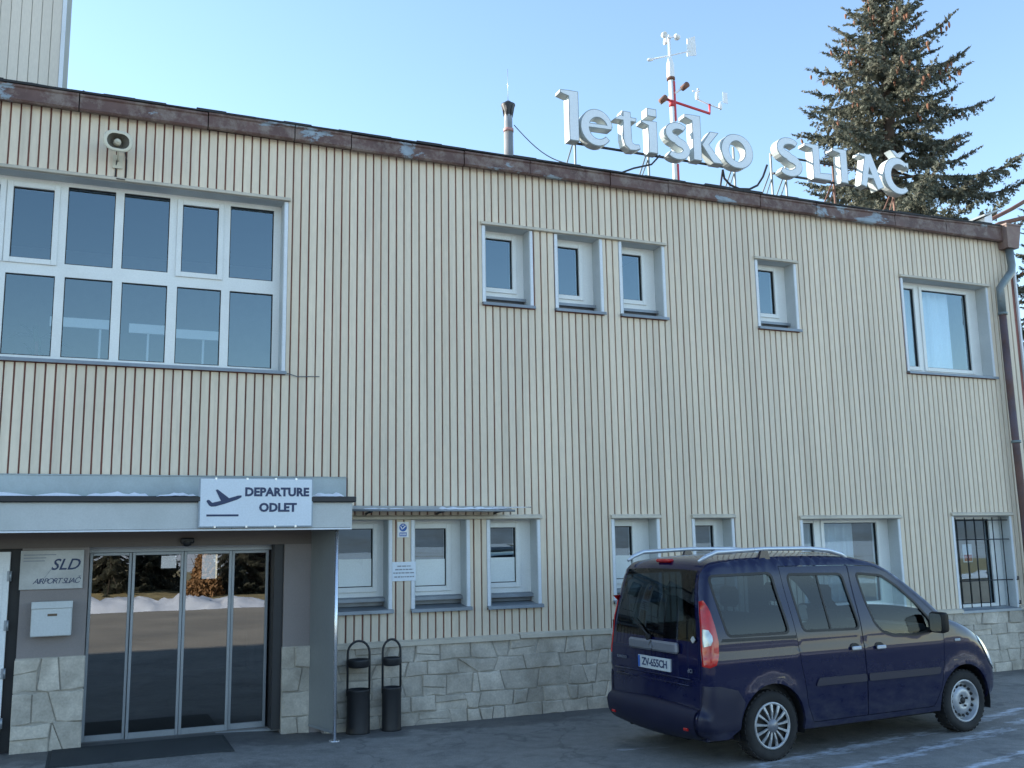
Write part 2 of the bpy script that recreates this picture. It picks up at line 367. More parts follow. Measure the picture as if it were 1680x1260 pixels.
# ---------------------------------------------------------------- terminal building
def rects_minus(x0, x1, z0, z1, holes):
    """rectangle minus holes as a list of disjoint rectangles"""
    xs = sorted({x0, x1} | {min(max(h[i], x0), x1) for h in holes for i in (0, 1)})
    zs = sorted({z0, z1} | {min(max(h[i], z0), z1) for h in holes for i in (2, 3)})
    out = []
    for i in range(len(xs) - 1):
        run = None
        for j in range(len(zs) - 1):
            cx, cz = (xs[i] + xs[i + 1]) / 2, (zs[j] + zs[j + 1]) / 2
            if any(h[0] < cx < h[1] and h[2] < cz < h[3] for h in holes):
                if run: out.append(run); run = None
            else: run = (xs[i], xs[i + 1], run[2] if run else zs[j], zs[j + 1])
        if run: out.append(run)
    return out
bld = thing('terminal_building', 'two-storey airport terminal clad in cream slats with brown joints, stone plinth and flat roof', 'building')
XR, XL, ZT = 13.64, -22.0, 6.70
SASH, FIX = 1, 0
WIN = [  # opening (x0,x1,z0,z1), panes (x0,x1,z0,z1,sash), frosted height or None
    dict(o=(-2.06, 1.87, 3.955, 5.955), p=[(-1.95, -1.52, 5.04, 5.90, 0), (-1.43, -1.07, 5.065, 5.845, 1), (-.945, -.55, 5.065, 5.84, 1), (-.415, .063, 5.035, 5.902, 0), (.15, .63, 5.04, 5.905, 0), (.768, 1.16, 5.062, 5.845, 1), (1.29, 1.782, 5.043, 5.895, 0),
                                          (-1.95, -1.52, 4.02, 4.89, 0), (-1.44, -1.06, 4.02, 4.89, 0), (-.972, -.498, 4.022, 4.893, 0), (-.405, .07, 4.02, 4.893, 0), (.165, .635, 4.019, 4.888, 0), (.737, 1.212, 4.018, 4.888, 0), (1.305, 1.79, 4.015, 4.888, 0)], f=None, n='big'),
    dict(o=(4.36, 4.972, 4.955, 5.955), p=[(4.435, 4.806, 5.205, 5.855, 1)], f=None, n='s'),
    dict(o=(5.365, 5.983, 4.955, 5.955), p=[(5.435, 5.767, 5.20, 5.85, 1)], f=None, n='s'),
    dict(o=(6.315, 6.94, 4.955, 5.955), p=[(6.39, 6.727, 5.215, 5.848, 1)], f=None, n='s'),
    dict(o=(8.52, 9.155, 4.945, 5.925), p=[(8.59, 8.945, 5.197, 5.838, 1)], f=None, n='s'),
    dict(o=(11.22, 12.955, 4.45, 5.91), p=[(11.29, 11.612, 4.572, 5.806, 1), (11.785, 12.726, 4.572, 5.806, 1)], f=None, n='w'),
    dict(o=(2.50, 3.125, 1.28, 2.292), p=[(2.56, 2.99, 1.53, 2.193, 1)], f=1.848, n='l'),
    dict(o=(3.435, 4.075, 1.275, 2.290), p=[(3.50, 3.886, 1.515, 2.187, 1)], f=1.828, n='l'),
    dict(o=(4.375, 4.995, 1.27, 2.287), p=[(4.44, 4.79, 1.528, 2.19, 1)], f=1.829, n='l'),
    dict(o=(6.07, 6.69, 1.27, 2.285), p=[(6.13, 6.43, 1.52, 2.19, 1)], f=1.82, n='l'),
    dict(o=(7.27, 7.85, 1.27, 2.282), p=[(7.33, 7.685, 1.52, 2.188, 1)], f=None, n='l'),
    dict(o=(9.03, 10.745, .98, 2.258), p=[(9.10, 9.368, 1.09, 2.205, 1), (9.555, 10.515, 1.09, 2.205, 1)], f=None, n='w'),
    dict(o=(11.84, 12.985, .90, 2.288), p=[(11.90, 12.757, .972, 2.238, 1)], f=None, n='b'),
]
OPEN = [w['o'] for w in WIN]
# wall core with openings, then rear, side and inner walls
core = MB(); ENTR = (-3.4, 2.40, -.2, 2.23)
for r in rects_minus(XL, XR, -.1, ZT, OPEN + [ENTR]): core.box(r[0], r[1], .022, .34, r[2], r[3])
core.build('wall', M['gap'], bld)
sh = MB(); sh.box(XL, XL + .3, .35, 9.7, -.1, ZT); sh.box(XR - .3, XR, .345, 9.7, -.1, ZT)
HOLES = [(1.042, 1.283, 1.686, 1.886), (1.675, 2.005, 1.50, 1.893)]
for r in rects_minus(XL, XR, -.1, ZT, [(.6, 2.3, .9, 2.1)]): sh.box(r[0], r[1], 9.4, 9.7, r[2], r[3])
sh.build('outer_wall', M['panel'], bld)
inn = MB()
inn.box(XL + .31, XR - .31, .36, 9.39, 3.1, 3.4); inn.box(XL + .31, XR - .31, 5.0, 5.12, 3.41, 6.55)
for r in rects_minus(XL + .31, XR - .31, .07, 3.09, HOLES): inn.box(r[0], r[1], 6.0, 6.12, r[2], r[3])
for x in (2.42, 5.2, 8.4, 11.3): inn.box(x, x + .1, .36, 5.99, .07, 3.09)
for x in (3.2, 8.0, 10.6): inn.box(x, x + .1, .36, 4.99, 3.41, 6.55)
inn.build('interior_wall', M['room'], bld)
fl = MB(); fl.box(XL + .31, XR - .31, .345, 9.39, -.1, .058); fl.box(XL + .31, XR - .31, .36, 4.99, 3.402, 3.408)
fl.build('interior_floor', M['roomfloor'], bld)
# roof sheet, upstand and flaking fascia sheets
rf = MB(); rf.box(XL, XR + .05, -.06, 9.75, ZT + .002, ZT + .10); rf.build('roof', M['roofing'], bld)
edges = [-22.0, -6.0, -3.2, -1.75, -.35, .98, 1.95, 2.62, 4.05, 4.95, 6.12, 7.02, 8.55, 9.55, 11.05, 12.1, 13.32]
for i in range(len(edges) - 1):
    a, b = edges[i], edges[i + 1]; dz = random.uniform(-.006, .006); dy = random.uniform(-.006, .006)
    lift = .07 * max(0, (a - 9.5) / 4); lift2 = .07 * max(0, (b - 9.5) / 4)
    m = MB(); prof = [(-.045, -.028), (-.105, -.034), (-.118, -.015), (-.112, .11), (-.128, .125), (-.128, .145), (-.05, .15), (-.05, -.02)]
    n = len(prof); vs = [(a + .006, y + dy, 6.70 + z * (1) + dz + (lift if z > .1 else 0)) for y, z in prof] + [(b - .006, y + dy + random.uniform(-.004, .004), 6.70 + z + dz + (lift2 if z > .1 else 0)) for y, z in prof]
    m.add(vs, [(k, (k + 1) % n, n + (k + 1) % n, n + k) for k in range(n)] + [tuple(range(n)), tuple(range(n, 2 * n))[::-1]])
    m.build('fascia_panel', M['fascia'], bld)
fe = MB(); random.seed(3)
for i in range(110):
    a = XL + (13.4 - XL) * i / 110; b = XL + (13.4 - XL) * (i + 1) / 110; l = .07 * max(0, (a - 9.5) / 4)
    fe.box(a, b, -.142 + random.uniform(-.006, .006), .3, 6.853 + l, 6.868 + l + random.uniform(0, .022))
tag(fe.build('roofing_edge', M['roofing'], bld), kind='stuff')
# slats: every board is an object; boards share unit meshes stretched to length
P0, STEP, GAP = 6.18, .0958, .017
def slat_mesh(w, name='slat', mtl='slat'):
    m = MB(); pr = [(0, .0215), (0, .005), (.005, 0), (w - .005, 0), (w, .005), (w, .0215)]
    n = len(pr); m.add([(x, y, 0) for x, y in pr] + [(x, y, 1) for x, y in pr], [(k, k + 1, n + k + 1, n + k) for k in range(n - 1)] + [tuple(range(n))[::-1], tuple(range(n, 2 * n))])
    return m.mesh(name, M[mtl])
SW_ = STEP - GAP
SLAT = slat_mesh(SW_)
HS = [(o[0] - .044, o[1] + .044, o[2] - .045, o[3] + .04) for o in OPEN]
HS += [(-5, 2.424, -.2, 2.775), (2.3, 2.63, 2.15, 2.775), (4.3, 7.0, 5.955, 6.0), (2.4, 5.04, 2.29, 2.335)]
slats = []; rest = MB()
k = int((XL - P0) / STEP)
while P0 + (k + 1) * STEP <= XR:
    x = P0 + k * STEP; k += 1; a0, a1 = x + GAP / 2, x + STEP - GAP / 2
    hs = [h for h in HS if h[0] < a1 and h[1] > a0]
    zs = sorted({.925, 6.69} | {min(max(h[q], .925), 6.69) for h in hs for q in (2, 3)})
    run = None
    for z0, z1 in zip(zs, zs[1:]):
        if z1 - z0 < .004: continue
        zc = (z0 + z1) / 2; l, r_ = a0, a1
        for h in hs:
            if h[2] < zc < h[3]:
                if h[0] <= l and h[1] >= r_: l = r_ = a0; break
                if h[0] <= l: l = max(l, h[1])
                elif h[1] >= r_: r_ = min(r_, h[0])
        if r_ - l < .012:
            if run: slats.append(run)
            run = None; continue
        if run and abs(run[0] - l) < 1e-5 and abs(run[1] - r_) < 1e-5: run = (l, r_, run[2], z1)
        else:
            if run: slats.append(run)
            run = (l, r_, z0, z1)
    if run: slats.append(run)
slats = [q for q in slats if q[3] - q[2] > .025]
slats.sort(key=lambda q: -(q[3] - q[2]) * (q[1] - q[0]) / (12 + max(0, q[0])) ** 2 * (0 if q[1] < -1.35 else 1))
for i, (l, r_, a, b) in enumerate(slats):
    if i < 300:
        o = link('slat', SLAT, bld); o.location = (l + random.uniform(-.0012, .0012), random.uniform(-.0018, .0012), a); o.scale = ((r_ - l) / SW_, 1, b - a)
    else: rest.box(l, r_, 0, .0215, a, b)
if rest.v: tag(rest.build('slat_strip', M['slat'], bld), kind='stuff')
# right gable edge
m = MB(); m.bbox(XR - .012, XR + .03, -.012, .06, .9, 6.66, .004); m.build('corner_trim', M['edge'], bld)
# base flashing and lintel flashings
for a, b, d0, d1 in ((2.43, 4.72, 0, .0), (4.725, 6.9, .012, -.004), (6.91, 9.02, 0, 0), (10.76, 11.83, 0, 0), (13.0, 13.64, 0, 0)):
    m = MB(); pr = [(-.004, .935), (-.05, .915), (-.056, .872), (-.046, .868), (-.03, .885), (.02, .89), (.02, .935)]; n = len(pr)
    m.add([(a + .004, y, z + d0) for y, z in pr] + [(b - .004, y, z + d1) for y, z in pr], [(k, (k + 1) % n, n + (k + 1) % n, n + k) for k in range(n)] + [tuple(range(n)), tuple(range(n, 2 * n))[::-1]])
    m.build('base_flashing', M['trimcream'], bld)
def lintel(x0, x1, z):
    m = MB(); pr = [(.02, z + .055), (-.006, z + .05), (-.042, z + .03), (-.046, z + .004), (-.036, z - .002), (.02, z + .002)]; n = len(pr)
    m.add([(x0, y, q) for y, q in pr] + [(x1, y, q) for y, q in pr], [(k, (k + 1) % n, n + (k + 1) % n, n + k) for k in range(n)] + [tuple(range(n)), tuple(range(n, 2 * n))[::-1]])
    m.build('lintel_flashing', M['trimcream'], bld)
for a, b, z in ((-2.12, 1.93, 5.955), (4.30, 7.0, 5.955), (8.46, 9.21, 5.925), (11.15, 13.02, 5.91), (2.44, 5.05, 2.29), (6.02, 6.74, 2.285), (7.22, 7.90, 2.282), (8.97, 10.80, 2.258), (11.78, 13.04, 2.288)): lintel(a, b, z)

# windows: window > pane, reveal, sill, edge trim, sash, film, security grille
for w in WIN:
    x0, x1, z0, z1 = w['o']; small = w['n'] in 'sl'
    fz0 = z0 + (.13 if small else .0)
    fr = MB()
    for r in rects_minus(x0 + .002, x1 - .002, fz0, z1 - .002, [p[:4] for p in w['p']]): fr.box(r[0], r[1], .20, .29, r[2], r[3])
    win = fr.build('window', M['frame'], bld)
    for p in w['p']:
        a, b, c, d, s = p
        if s:   # proud sash ring with a chamfer
            e = min(.058, (x1 - x0) * .1); q = MB()
            for r in rects_minus(a - e, b + e, c - e, d + e, [(a, b, c, d)]): q.bbox(r[0], r[1], .182, .20, r[2], r[3], .004)
            q.build('sash', M['frame'], win)
        q = MB()
        for r in rects_minus(a, b, c, d, [(a + .009, b - .009, c + .009, d - .009)]): q.box(r[0], r[1], .208 + .0, .245, r[2], r[3])
        q.build('gasket', M['gasket'], win)
        q = MB(); t = random.uniform(-.0015, .0015); u = random.uniform(-.0015, .0015)
        q.add([(a + .009, .226 + t, c + .009), (b - .009, .226 - t, c + .009), (b - .009, .226 - t + u, d - .009), (a + .009, .226 + t + u, d - .009)], [(0, 1, 2, 3)])
        q.build('pane', M['glass'], win)
        if w['f']:
            q = MB(); q.box(a + .01, b - .01, .214, .218, c + .01, w['f']); q.build('frosted_film', M['film'], win)
    rv = MB(); rv.box(x0 - .001, x0 + .006, .0, .199, z0 + .001, z1); rv.box(x1 - .006, x1 + .001, .0, .199, z0 + .001, z1); rv.box(x0 + .006, x1 - .006, .0, .199, z1 - .006, z1 + .001)
    rv.build('reveal', M['reveal'], win)
    ed = MB(); ed.bbox(x0 - .042, x0 - .002, -.006, .02, z0 - .02, z1 - .004, .003); ed.build('edge_trim', M['edge'], win)
    ed = MB(); ed.bbox(x1 + .002, x1 + .042, -.006, .02, z0 - .02, z1 - .004, .003)
    ed.build('edge_trim', M['edge'], win)
    sl = MB(); a, b = x0 - .05, x1 + .05
    pr = [(.2, z0 + .03), (-.05, z0 - .002), (-.055, z0 - .038), (-.045, z0 - .04), (-.04, z0 - .012), (.2, z0 - .008)]; n = len(pr)
    sl.add([(a, y, z) for y, z in pr] + [(b, y, z) for y, z in pr], [(k, (k + 1) % n, n + (k + 1) % n, n + k) for k in range(n)] + [tuple(range(n)), tuple(range(n, 2 * n))[::-1]])
    if small:
        sl.box(x0 + .003, x1 - .003, .215, .335, z0 + .035, fz0 - .002)
        pr2 = [(.214, fz0 + .012), (.13, fz0 - .008), (.127, fz0 - .045), (.135, fz0 - .045), (.14, fz0 - .02), (.214, fz0 - .004)]
        sl.add([(x0 + .004, y, z) for y, z in pr2] + [(x1 - .004, y, z) for y, z in pr2], [(k, (k + 1) % n, n + (k + 1) % n, n + k) for k in range(n)] + [tuple(range(n)), tuple(range(n, 2 * n))[::-1]])
    sl.build('sill', M['sill'], win)
    if w['n'] == 'b':
        gr = MB()
        for i in range(6):
            x = 11.93 + i * .19; gr.tube([(x, .06, .93), (x, .06, 2.26)], .008, 6)
        for z in (1.32, 1.93, 2.22): gr.tube([(11.83, .06, z), (12.9, .06, z), (13.0, .03, z)], .009, 6)
        for z in (1.32, .96): gr.tube([(13.0, .03, z), (13.03, -.02, z), (13.03, -.02, z + .05)], .012, 6)
        gr.build('security_grille', M['black'], win)

# stone plinth: every stone is an object
random.seed(11)
nst = [0]; hidden = MB()
def stone(poly, y, proud, parent, split=True):
    """poly in (x, z): bevelled block standing proud of the mortar"""
    cx = sum(p[0] for p in poly) / len(poly); cz = sum(p[1] for p in poly) / len(poly)
    def ins(d): return [(cx + (px - cx) * max(.2, 1 - d / max(.03, sqrt((px - cx) ** 2 + (pz - cz) ** 2))), cz + (pz - cz) * max(.2, 1 - d / max(.03, sqrt((px - cx) ** 2 + (pz - cz) ** 2)))) for px, pz in poly]
    A = ins(.006); B = ins(.017); n = len(poly); m = MB()
    t = random.uniform(-.004, .004)
    vs = [(x, y, z) for x, z in A] + [(x, y - proud * .6, z) for x, z in A] + [(x, y - proud + t * (x - cx) / .1, z) for x, z in B] + [(cx + random.uniform(-.02, .02), y - proud - random.uniform(.0, .006), cz)]
    fs = [(k, (k + 1) % n, n + (k + 1) % n, n + k) for k in range(n)] + [(n + k, n + (k + 1) % n, 2 * n + (k + 1) % n, 2 * n + k) for k in range(n)] + [(2 * n + k, 2 * n + (k + 1) % n, 3 * n) for k in range(n)]
    m.add(vs, fs)
    if parent is None: hidden.add(vs, fs)
    else: m.build('stone', M['stone'], parent); nst[0] += 1
def stones(x0, x1, z0, z1, y, parent, hmin=.09, hmax=.235, wmin=.11, wmax=.46, jit=.026, split=.4):
    z = z0; rows = []
    while z < z1 - .03:
        h = random.uniform(hmin, hmax)
        if z1 - z - h < hmin * .7: h = z1 - z
        rows.append((z, z + h)); z += h
    for (a, b) in rows:
        x = x0; pj = (0, 0)
        while x < x1 - .01:
            w = random.uniform(wmin, wmax)
            if x1 - x - w < wmin * .7: w = x1 - x
            last = x + w >= x1 - .001
            j = (0, 0) if last else (random.uniform(-jit, jit) * 1.6, random.uniform(-jit, jit) * 1.6)
            q = lambda: random.uniform(-jit, jit) * .5
            poly = [(x + pj[0], a + q()), (x + w * .5, a + q()), (x + w + j[0], a + q()), (x + w + j[1], b + q()), (x + w * random.uniform(.3, .7), b + q()), (x + pj[1], b + q())]
            poly = [(min(max(px, x0), x1), min(max(pz, z0), z1)) for px, pz in poly]
            r = random.random()
            if w > .2 and r < split * .5:       # split one above the other
                c = (a + b) / 2 + random.uniform(-.02, .02); d = c + random.uniform(-.03, .03)
                parts = [[poly[0], poly[1], poly[2], (poly[2][0], d), (poly[5][0], c)], [(poly[5][0], c), (poly[2][0], d), poly[3], poly[4], poly[5]]]
            elif w > .2 and r < split:          # diagonal break
                parts = [[poly[0], poly[1], poly[4], poly[5]], [poly[1], poly[2], poly[3], poly[4]]] if random.random() < .5 else [[poly[0], poly[1], poly[5]], [poly[1], poly[2], poly[3], poly[4], poly[5]]]
            else: parts = [poly]
            for pp in parts: stone(pp, y, random.uniform(.005, .03), parent(x) if callable(parent) else parent)
            pj = j; x += w
mo = MB(); mo.box(2.41, 6.0, -.012, .021, -.1, .89); mo.box(6.0, XR, -.012, .0215, -.1, .89); mo.build('mortar_bed', M['mortar'], bld)
stones(2.425, XR, -.02, .885, -.012, lambda x: None if 6.0 < x < 11.5 else bld)
tag(hidden.build('stone_course', M['stone'], bld), kind='stuff')

# entrance: pillars, lintel, canopy, sliding doors
for bx in ((-.64, -.02, .10, .44, .0, 2.2), (1.965, 2.425, .10, .44, -.05, 2.2), (-3.4, -1.75, .1, .44, 0, 2.2)):
    m = MB(); m.box(*bx); m.build('entrance_wall', M['mauve'], bld)
m = MB(); m.box(2.39, 2.425, .0, .099, .0, 2.23); m.build('wall_end', M['mauve'], bld)
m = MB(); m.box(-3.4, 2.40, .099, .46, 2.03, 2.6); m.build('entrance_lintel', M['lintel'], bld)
m = MB(); m.box(-.645, -.015, .094, .15, .03, .955); m.build('entrance_mortar', M['mortar'], bld)
m = MB(); m.box(1.96, 2.26, .094, .15, .0, .925); m.build('entrance_mortar', M['mortar'], bld)
random.seed(5)
stones(-.655, -.005, .035, .955, .094, bld, .2, .34, .14, .34, .03, .55)
stones(1.955, 2.265, .0, .925, .094, bld, .14, .26, .14, .26, .022, .3)
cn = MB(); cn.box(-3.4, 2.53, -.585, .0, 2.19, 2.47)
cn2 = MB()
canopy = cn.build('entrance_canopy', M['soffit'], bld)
m = MB(); m.bbox(-3.4, 1.3, -.603, -.587, 2.195, 2.462, .004); m.build('canopy_board', M['canopy'], canopy)
m = MB(); m.bbox(1.305, 2.55, -.603, -.587, 2.195, 2.462, .004); m.bbox(2.532, 2.55, -.586, -.005, 2.195, 2.462, .004); m.build('canopy_board', M['canopy'], canopy)
m = MB(); m.box(-3.4, 2.548, -.607, -.55, 2.176, 2.192); m.build('drip_edge', M['edge'], canopy)
m = MB(); m.bbox(-3.4, 2.585, -.645, -.56, 2.463, 2.522, .008); m.bbox(2.52, 2.585, -.56, -.005, 2.463, 2.522, .008); m.build('gutter', M['black'], canopy)
m = MB(); m.box(-3.4, 2.54, -.56, -.002, 2.472, 2.50); m.build('canopy_roof', M['roofing'], canopy)
m = MB(); m.box(-3.4, 2.62, -.028, .0, 2.50, 2.765); m.tube([(-3.4, -.03, 2.765), (2.62, -.03, 2.765)], .007, 6); m.build('wall_flashing', M['bluegrey'], canopy)
# sliding doors
DY = .40; BX = [-.015, .405, .93, 1.44, 1.845, 1.96]
sd = MB(); sd.box(-.02, 1.965, DY - .05, DY + .08, 1.975, 2.03); sd.box(1.865, 1.964, DY - .26, DY + .06, .06, 2.03, 1); sd.box(-.02, 1.964, DY - .10, DY + .08, .0, .05)
door = sd.build('sliding_door', [M['alu'], M['black']], bld)
for i in range(4):
    a, b = BX[i], BX[i + 1]; y = DY - (.03 if i in (1, 2) else 0); f = MB()
    for r in rects_minus(a + .002, b - .002, .055, 1.972, [(a + .032, b - .032, .115, 1.94)]): f.bbox(r[0], r[1], y, y + .035, r[2], r[3], .003)
    leaf = f.build('door_leaf', M['alu'], door)
    f = MB(); t = random.uniform(-.001, .001); f.add([(a + .03, y + .017 + t, .112), (b - .03, y + .017 - t, .112), (b - .03, y + .017 - t, 1.943), (a + .03, y + .017 + t, 1.943)], [(0, 1, 2, 3)])
    q = f.build('glass_pane', M['doorglass'], bld); q.parent = door
# white hinged door leaf at the frame's left edge
f = MB(); f.bbox(-1.70, -.745, .115, .165, .075, 2.0, .004)
f.bbox(-1.45, -.80, .108, .1145, .3, 1.85, .004)
ld = f.build('door', M['white'], bld); tag(ld, 'white hinged door beside the sliding doors')
for z in (.35, .82, 1.28, 1.76):
    f = MB(); f.tube([(-.735, .105, z - .05), (-.735, .105, z + .05)], .012, 8); f.box(-.765, -.737, .106, .114, z - .05, z + .05); f.build('hinge', M['alu'], ld)
f = MB(); f.box(-1.75, -.642, .2, .3, 0.0, 2.03); f.build('door_backing', M['black'], bld)  # solid black slab makes the gap beside the leaf dark
# glass wind screen with steel post
A, B = Vector((2.405, -.475)), Vector((2.262, .085)); nrm = Vector((B.y - A.y, A.x - B.x)).normalized() * .006
def slab(a, b, z0, z1, t=1.0):
    q = [a + nrm * t, b + nrm * t, b - nrm * t, a - nrm * t]
    return [(p.x, p.y, z0) for p in q] + [(p.x, p.y, z1) for p in q], [(0, 1, 2, 3), (7, 6, 5, 4), (0, 4, 5, 1), (1, 5, 6, 2), (2, 6, 7, 3), (3, 7, 4, 0)]
M['smoky'] = mat('smoky_panel', (.20, .215, .215), .3, var=.08, stretch=(1, 1, .4))
scr = MB(); scr.add(*slab(A, B, .10, 2.17)); scr_o = scr.build('wind_screen', M['smoky'], bld)
m = MB(); m.tube([(2.41, -.5, .0), (2.41, -.5, 2.19)], .019, 10); m.tube([(2.41, -.5, .0), (2.41, -.5, .012)], .06, 12); m.build('post', M['steel'], scr_o)
for z0, z1 in ((.075, .10), (2.17, 2.188)):
    m = MB(); m.add(*slab(A, B, z0, z1, 2.0)); m.build('screen_rail', M['alu'], scr_o)
# tower block rising behind the roof edge
tw = MB(); tw.box(-8, -.675, 2.52, 4.4, 6.81, 13.5); tw_o = tw.build('tower', M['seam'], bld)
xk = -.705
for i in range(13):
    f = MB(); f.bbox(xk - .116, xk, 2.5, 2.519, 6.81, 13.5, .004); f.build('tower_slat', M['panel'], tw_o); xk -= .122
f = MB()
while xk > -8: f.box(xk - .116, xk, 2.5, 2.519, 6.81, 13.5); xk -= .122
tag(f.build('tower_cladding', M['panel'], tw_o), kind='stuff')
f = MB(); f.bbox(-.703, -.655, 2.485, 2.56, 6.81, 13.5, .004); f.build('tower_corner', M['edge'], tw_o)
# downpipe with hopper
m = MB(); m.tube([(13.45, -.10, 6.56), (13.45, -.12, 6.28), (13.40, -.14, 6.16), (13.22, -.14, 5.98), (13.14, -.12, 5.88), (13.135, -.12, 5.45)], .062, 12)
dp = m.build('downpipe', M['pipe'], bld)
m = MB(); m.tube([(13.135, -.12, 5.47), (13.14, -.12, 4.0), (13.165, -.12, 2.3), (13.165, -.12, .1)], .056, 12); m.build('lower_pipe', M['rustpipe'], dp)
for z in (5.46, 3.42, 1.4):
    m = MB(); m.lathe((13.14 if z > 4 else 13.155, -.12, z - .02), (0, 0, 1), [(0, .06), (0, .072), (.04, .072), (.04, .06)], 12); m.build('pipe_collar', M['pipe'], dp)
m = MB(); m.add([(13.30, -.22, 6.92), (13.62, -.22, 6.92), (13.62, .02, 6.92), (13.30, .02, 6.92), (13.33, -.19, 6.56), (13.57, -.19, 6.56), (13.57, -.01, 6.56), (13.33, -.01, 6.56)], [(0, 1, 5, 4), (1, 2, 6, 5), (2, 3, 7, 6), (3, 0, 4, 7), (4, 5, 6, 7), (0, 3, 2, 1)])
m.box(13.29, 13.63, -.23, .03, 6.921, 6.95); m.build('rain_hopper', M['hopper'], dp)

# ---------------------------------------------------------------- things on and around the building
# departure sign on the canopy edge
Y0 = -.648
ds = thing('departure_sign', 'white DEPARTURE ODLET sign with a navy climbing aeroplane on the canopy edge', 'sign', (1.545, Y0, 2.205))
m = MB(); m.bbox(.968, 2.118, Y0 + .004, Y0 + .05, 2.205, 2.712, .004); m.build('sign_frame', M['signgrey'], ds)
m = MB(); m.box(.982, 2.104, Y0 - .0, Y0 + .003, 2.219, 2.698); m.build('sign_face', M['signwhite'], ds)
for z in (2.215, 2.702):
    for x in (1.12, 1.43, 1.72, 1.93): m = MB(); m.box(x, x + .02, Y0 - .002, Y0 + .02, z - .012, z + .008); m.build('clip', M['steel'], ds)
lf = ds.location
def fsign(ox, oz): return lambda u, v, d: (ox + u - lf.x, Y0 - .002 - d - lf.y, oz + v - lf.z)
text_part('lettering', 'DEPARTURE', .118, ds, M['ink'], fsign(1.745, 2.562), bold=.0055, spacing=1.03)
text_part('lettering', 'ODLET', .118, ds, M['ink'], fsign(1.755, 2.403), bold=.0055, spacing=1.03)
def sp(u, v, d): return (u, Y0 - d, v)
body = [(1.048, 2.478), (1.062, 2.482), (1.095, 2.448), (1.13, 2.44), (1.205, 2.462), (1.365, 2.508), (1.385, 2.52), (1.382, 2.536), (1.36, 2.545), (1.325, 2.536), (1.268, 2.515), (1.17, 2.598), (1.145, 2.592), (1.196, 2.492), (1.12, 2.466), (1.072, 2.492), (1.048, 2.492)]
plane = [(1.04, 2.472), (1.052, 2.484), (1.07, 2.482), (1.098, 2.455), (1.182, 2.475), (1.128, 2.585), (1.148, 2.59), (1.262, 2.502), (1.35, 2.528), (1.384, 2.53), (1.386, 2.512), (1.345, 2.488), (1.222, 2.445), (1.13, 2.418), (1.09, 2.416), (1.068, 2.428)]
m = MB(); m.prism(plane, sp, .003, .001); m.bbox(1.045, 1.36, Y0 - .003, Y0 - .001, 2.318, 2.338, .0005); m.build('pictogram', M['ink'], ds)
# small weathered company board and letter box on the left pillar
y = .088
sb = thing('company_board', 'weathered white board with slanted SLD AIRPORT SLIAC lettering above the letter box', 'sign', (-.36, y, 1.62))
m = MB(); m.bbox(-.652, -.07, y - .012, y, 1.622, 2.008, .003); m.build('board', M['oldsign'], sb); lb = sb.location
fb = lambda ox, oz: (lambda u, v, d: (ox + u - lb.x, y - .013 - d - lb.y, oz + v - lb.z))
text_part('lettering', 'SLD', .155, sb, M['ink'], fb(-.245, 1.86), bold=.002, shear=.35)
text_part('lettering', 'AIRPORT SLIAČ', .077, sb, M['ink'], fb(-.315, 1.70), shear=.35, spacing=.78)
m = MB(); m.ribbon([(-.43, 1.73), (-.36, 1.83)], .004, lambda u, v, d: (u, y - .0125 - d, v), .002, 0)
for i, (z, b) in enumerate(((1.965, -.33), (1.935, -.42), (1.905, -.43))): m.box(-.625, b, y - .0145, y - .0125, z - .006, z + .004)
m.build('small_print', M['greyprint'], sb)
lbx = thing('letter_box', 'white metal letter box with a small dark name plate on the mauve pillar', 'letter box', (-.34, .098, 1.165))
m = MB(); m.bbox(-.522, -.152, -.02, .098, 1.165, 1.50, .008); m.build('box', M['mailwhite'], lbx)
m = MB(); m.bbox(-.525, -.149, -.032, -.021, 1.435, 1.505, .005); m.build('flap', M['mailwhite'], lbx)
m = MB(); m.bbox(-.375, -.288, -.024, -.0195, 1.362, 1.385, .001); m.build('name_plate', M['brassy'], lbx)
# motion sensor above the doors
mb = MB(); mb.bbox(.86, 1.0, .03, .098, 2.055, 2.115, .012); mb.lathe((.93, .06, 2.07), (0, -.3, -1), [(0, .05), (.02, .047), (.04, .03), (.048, .0)], 14)
tag(mb.build('motion_sensor', M['black']), 'black door sensor above the sliding glass doors', 'sensor')
# doormat
mb = MB(); mb.bbox(-.27, 1.34, -.74, .10, .052, .068, .004)
mb.bbox(-.30, 1.37, -.77, .13, .05, .06, .003)
tag(mb.build('doormat', M['mat']), 'dark ribbed doormat in front of the sliding doors', 'doormat')
# horn loudspeaker
hn = thing('horn_loudspeaker', 'grey-beige horn loudspeaker high on the facade above the wide window', 'loudspeaker', (.06, 0, 6.3))
def rrect(w, h, r, n=5):
    out = []
    for cx, cz, a0 in ((w - r, h - r, 0), (-w + r, h - r, 90), (-w + r, -h + r, 180), (w - r, -h + r, 270)):
        for i in range(n + 1): t = radians(a0 + 90 * i / n); out.append((cx + r * cos(t), cz + r * sin(t)))
    return out
def loft(mb, rings, mi=0, smooth=True, cap=True):
    n = len(rings[0]); vs = [p for r in rings for p in r]
    fs = [(i * n + k, i * n + (k + 1) % n, (i + 1) * n + (k + 1) % n, (i + 1) * n + k) for i in range(len(rings) - 1) for k in range(n)]
    mb.add(vs, fs, mi, smooth)
    if cap: mb.add(rings[-1], [tuple(range(n))], mi)
ax = Vector((.12, -1, -.10)).normalized(); hu = ax.cross(Vector((0, 0, 1))).normalized(); hv = hu.cross(ax) * -1
hc = Vector((.055, -.27, 6.315))
def ring(d, w, h, r): return [hc + ax * d + hu * a + Vector((0, 0, 1)) * b for a, b in rrect(w, h, r)]
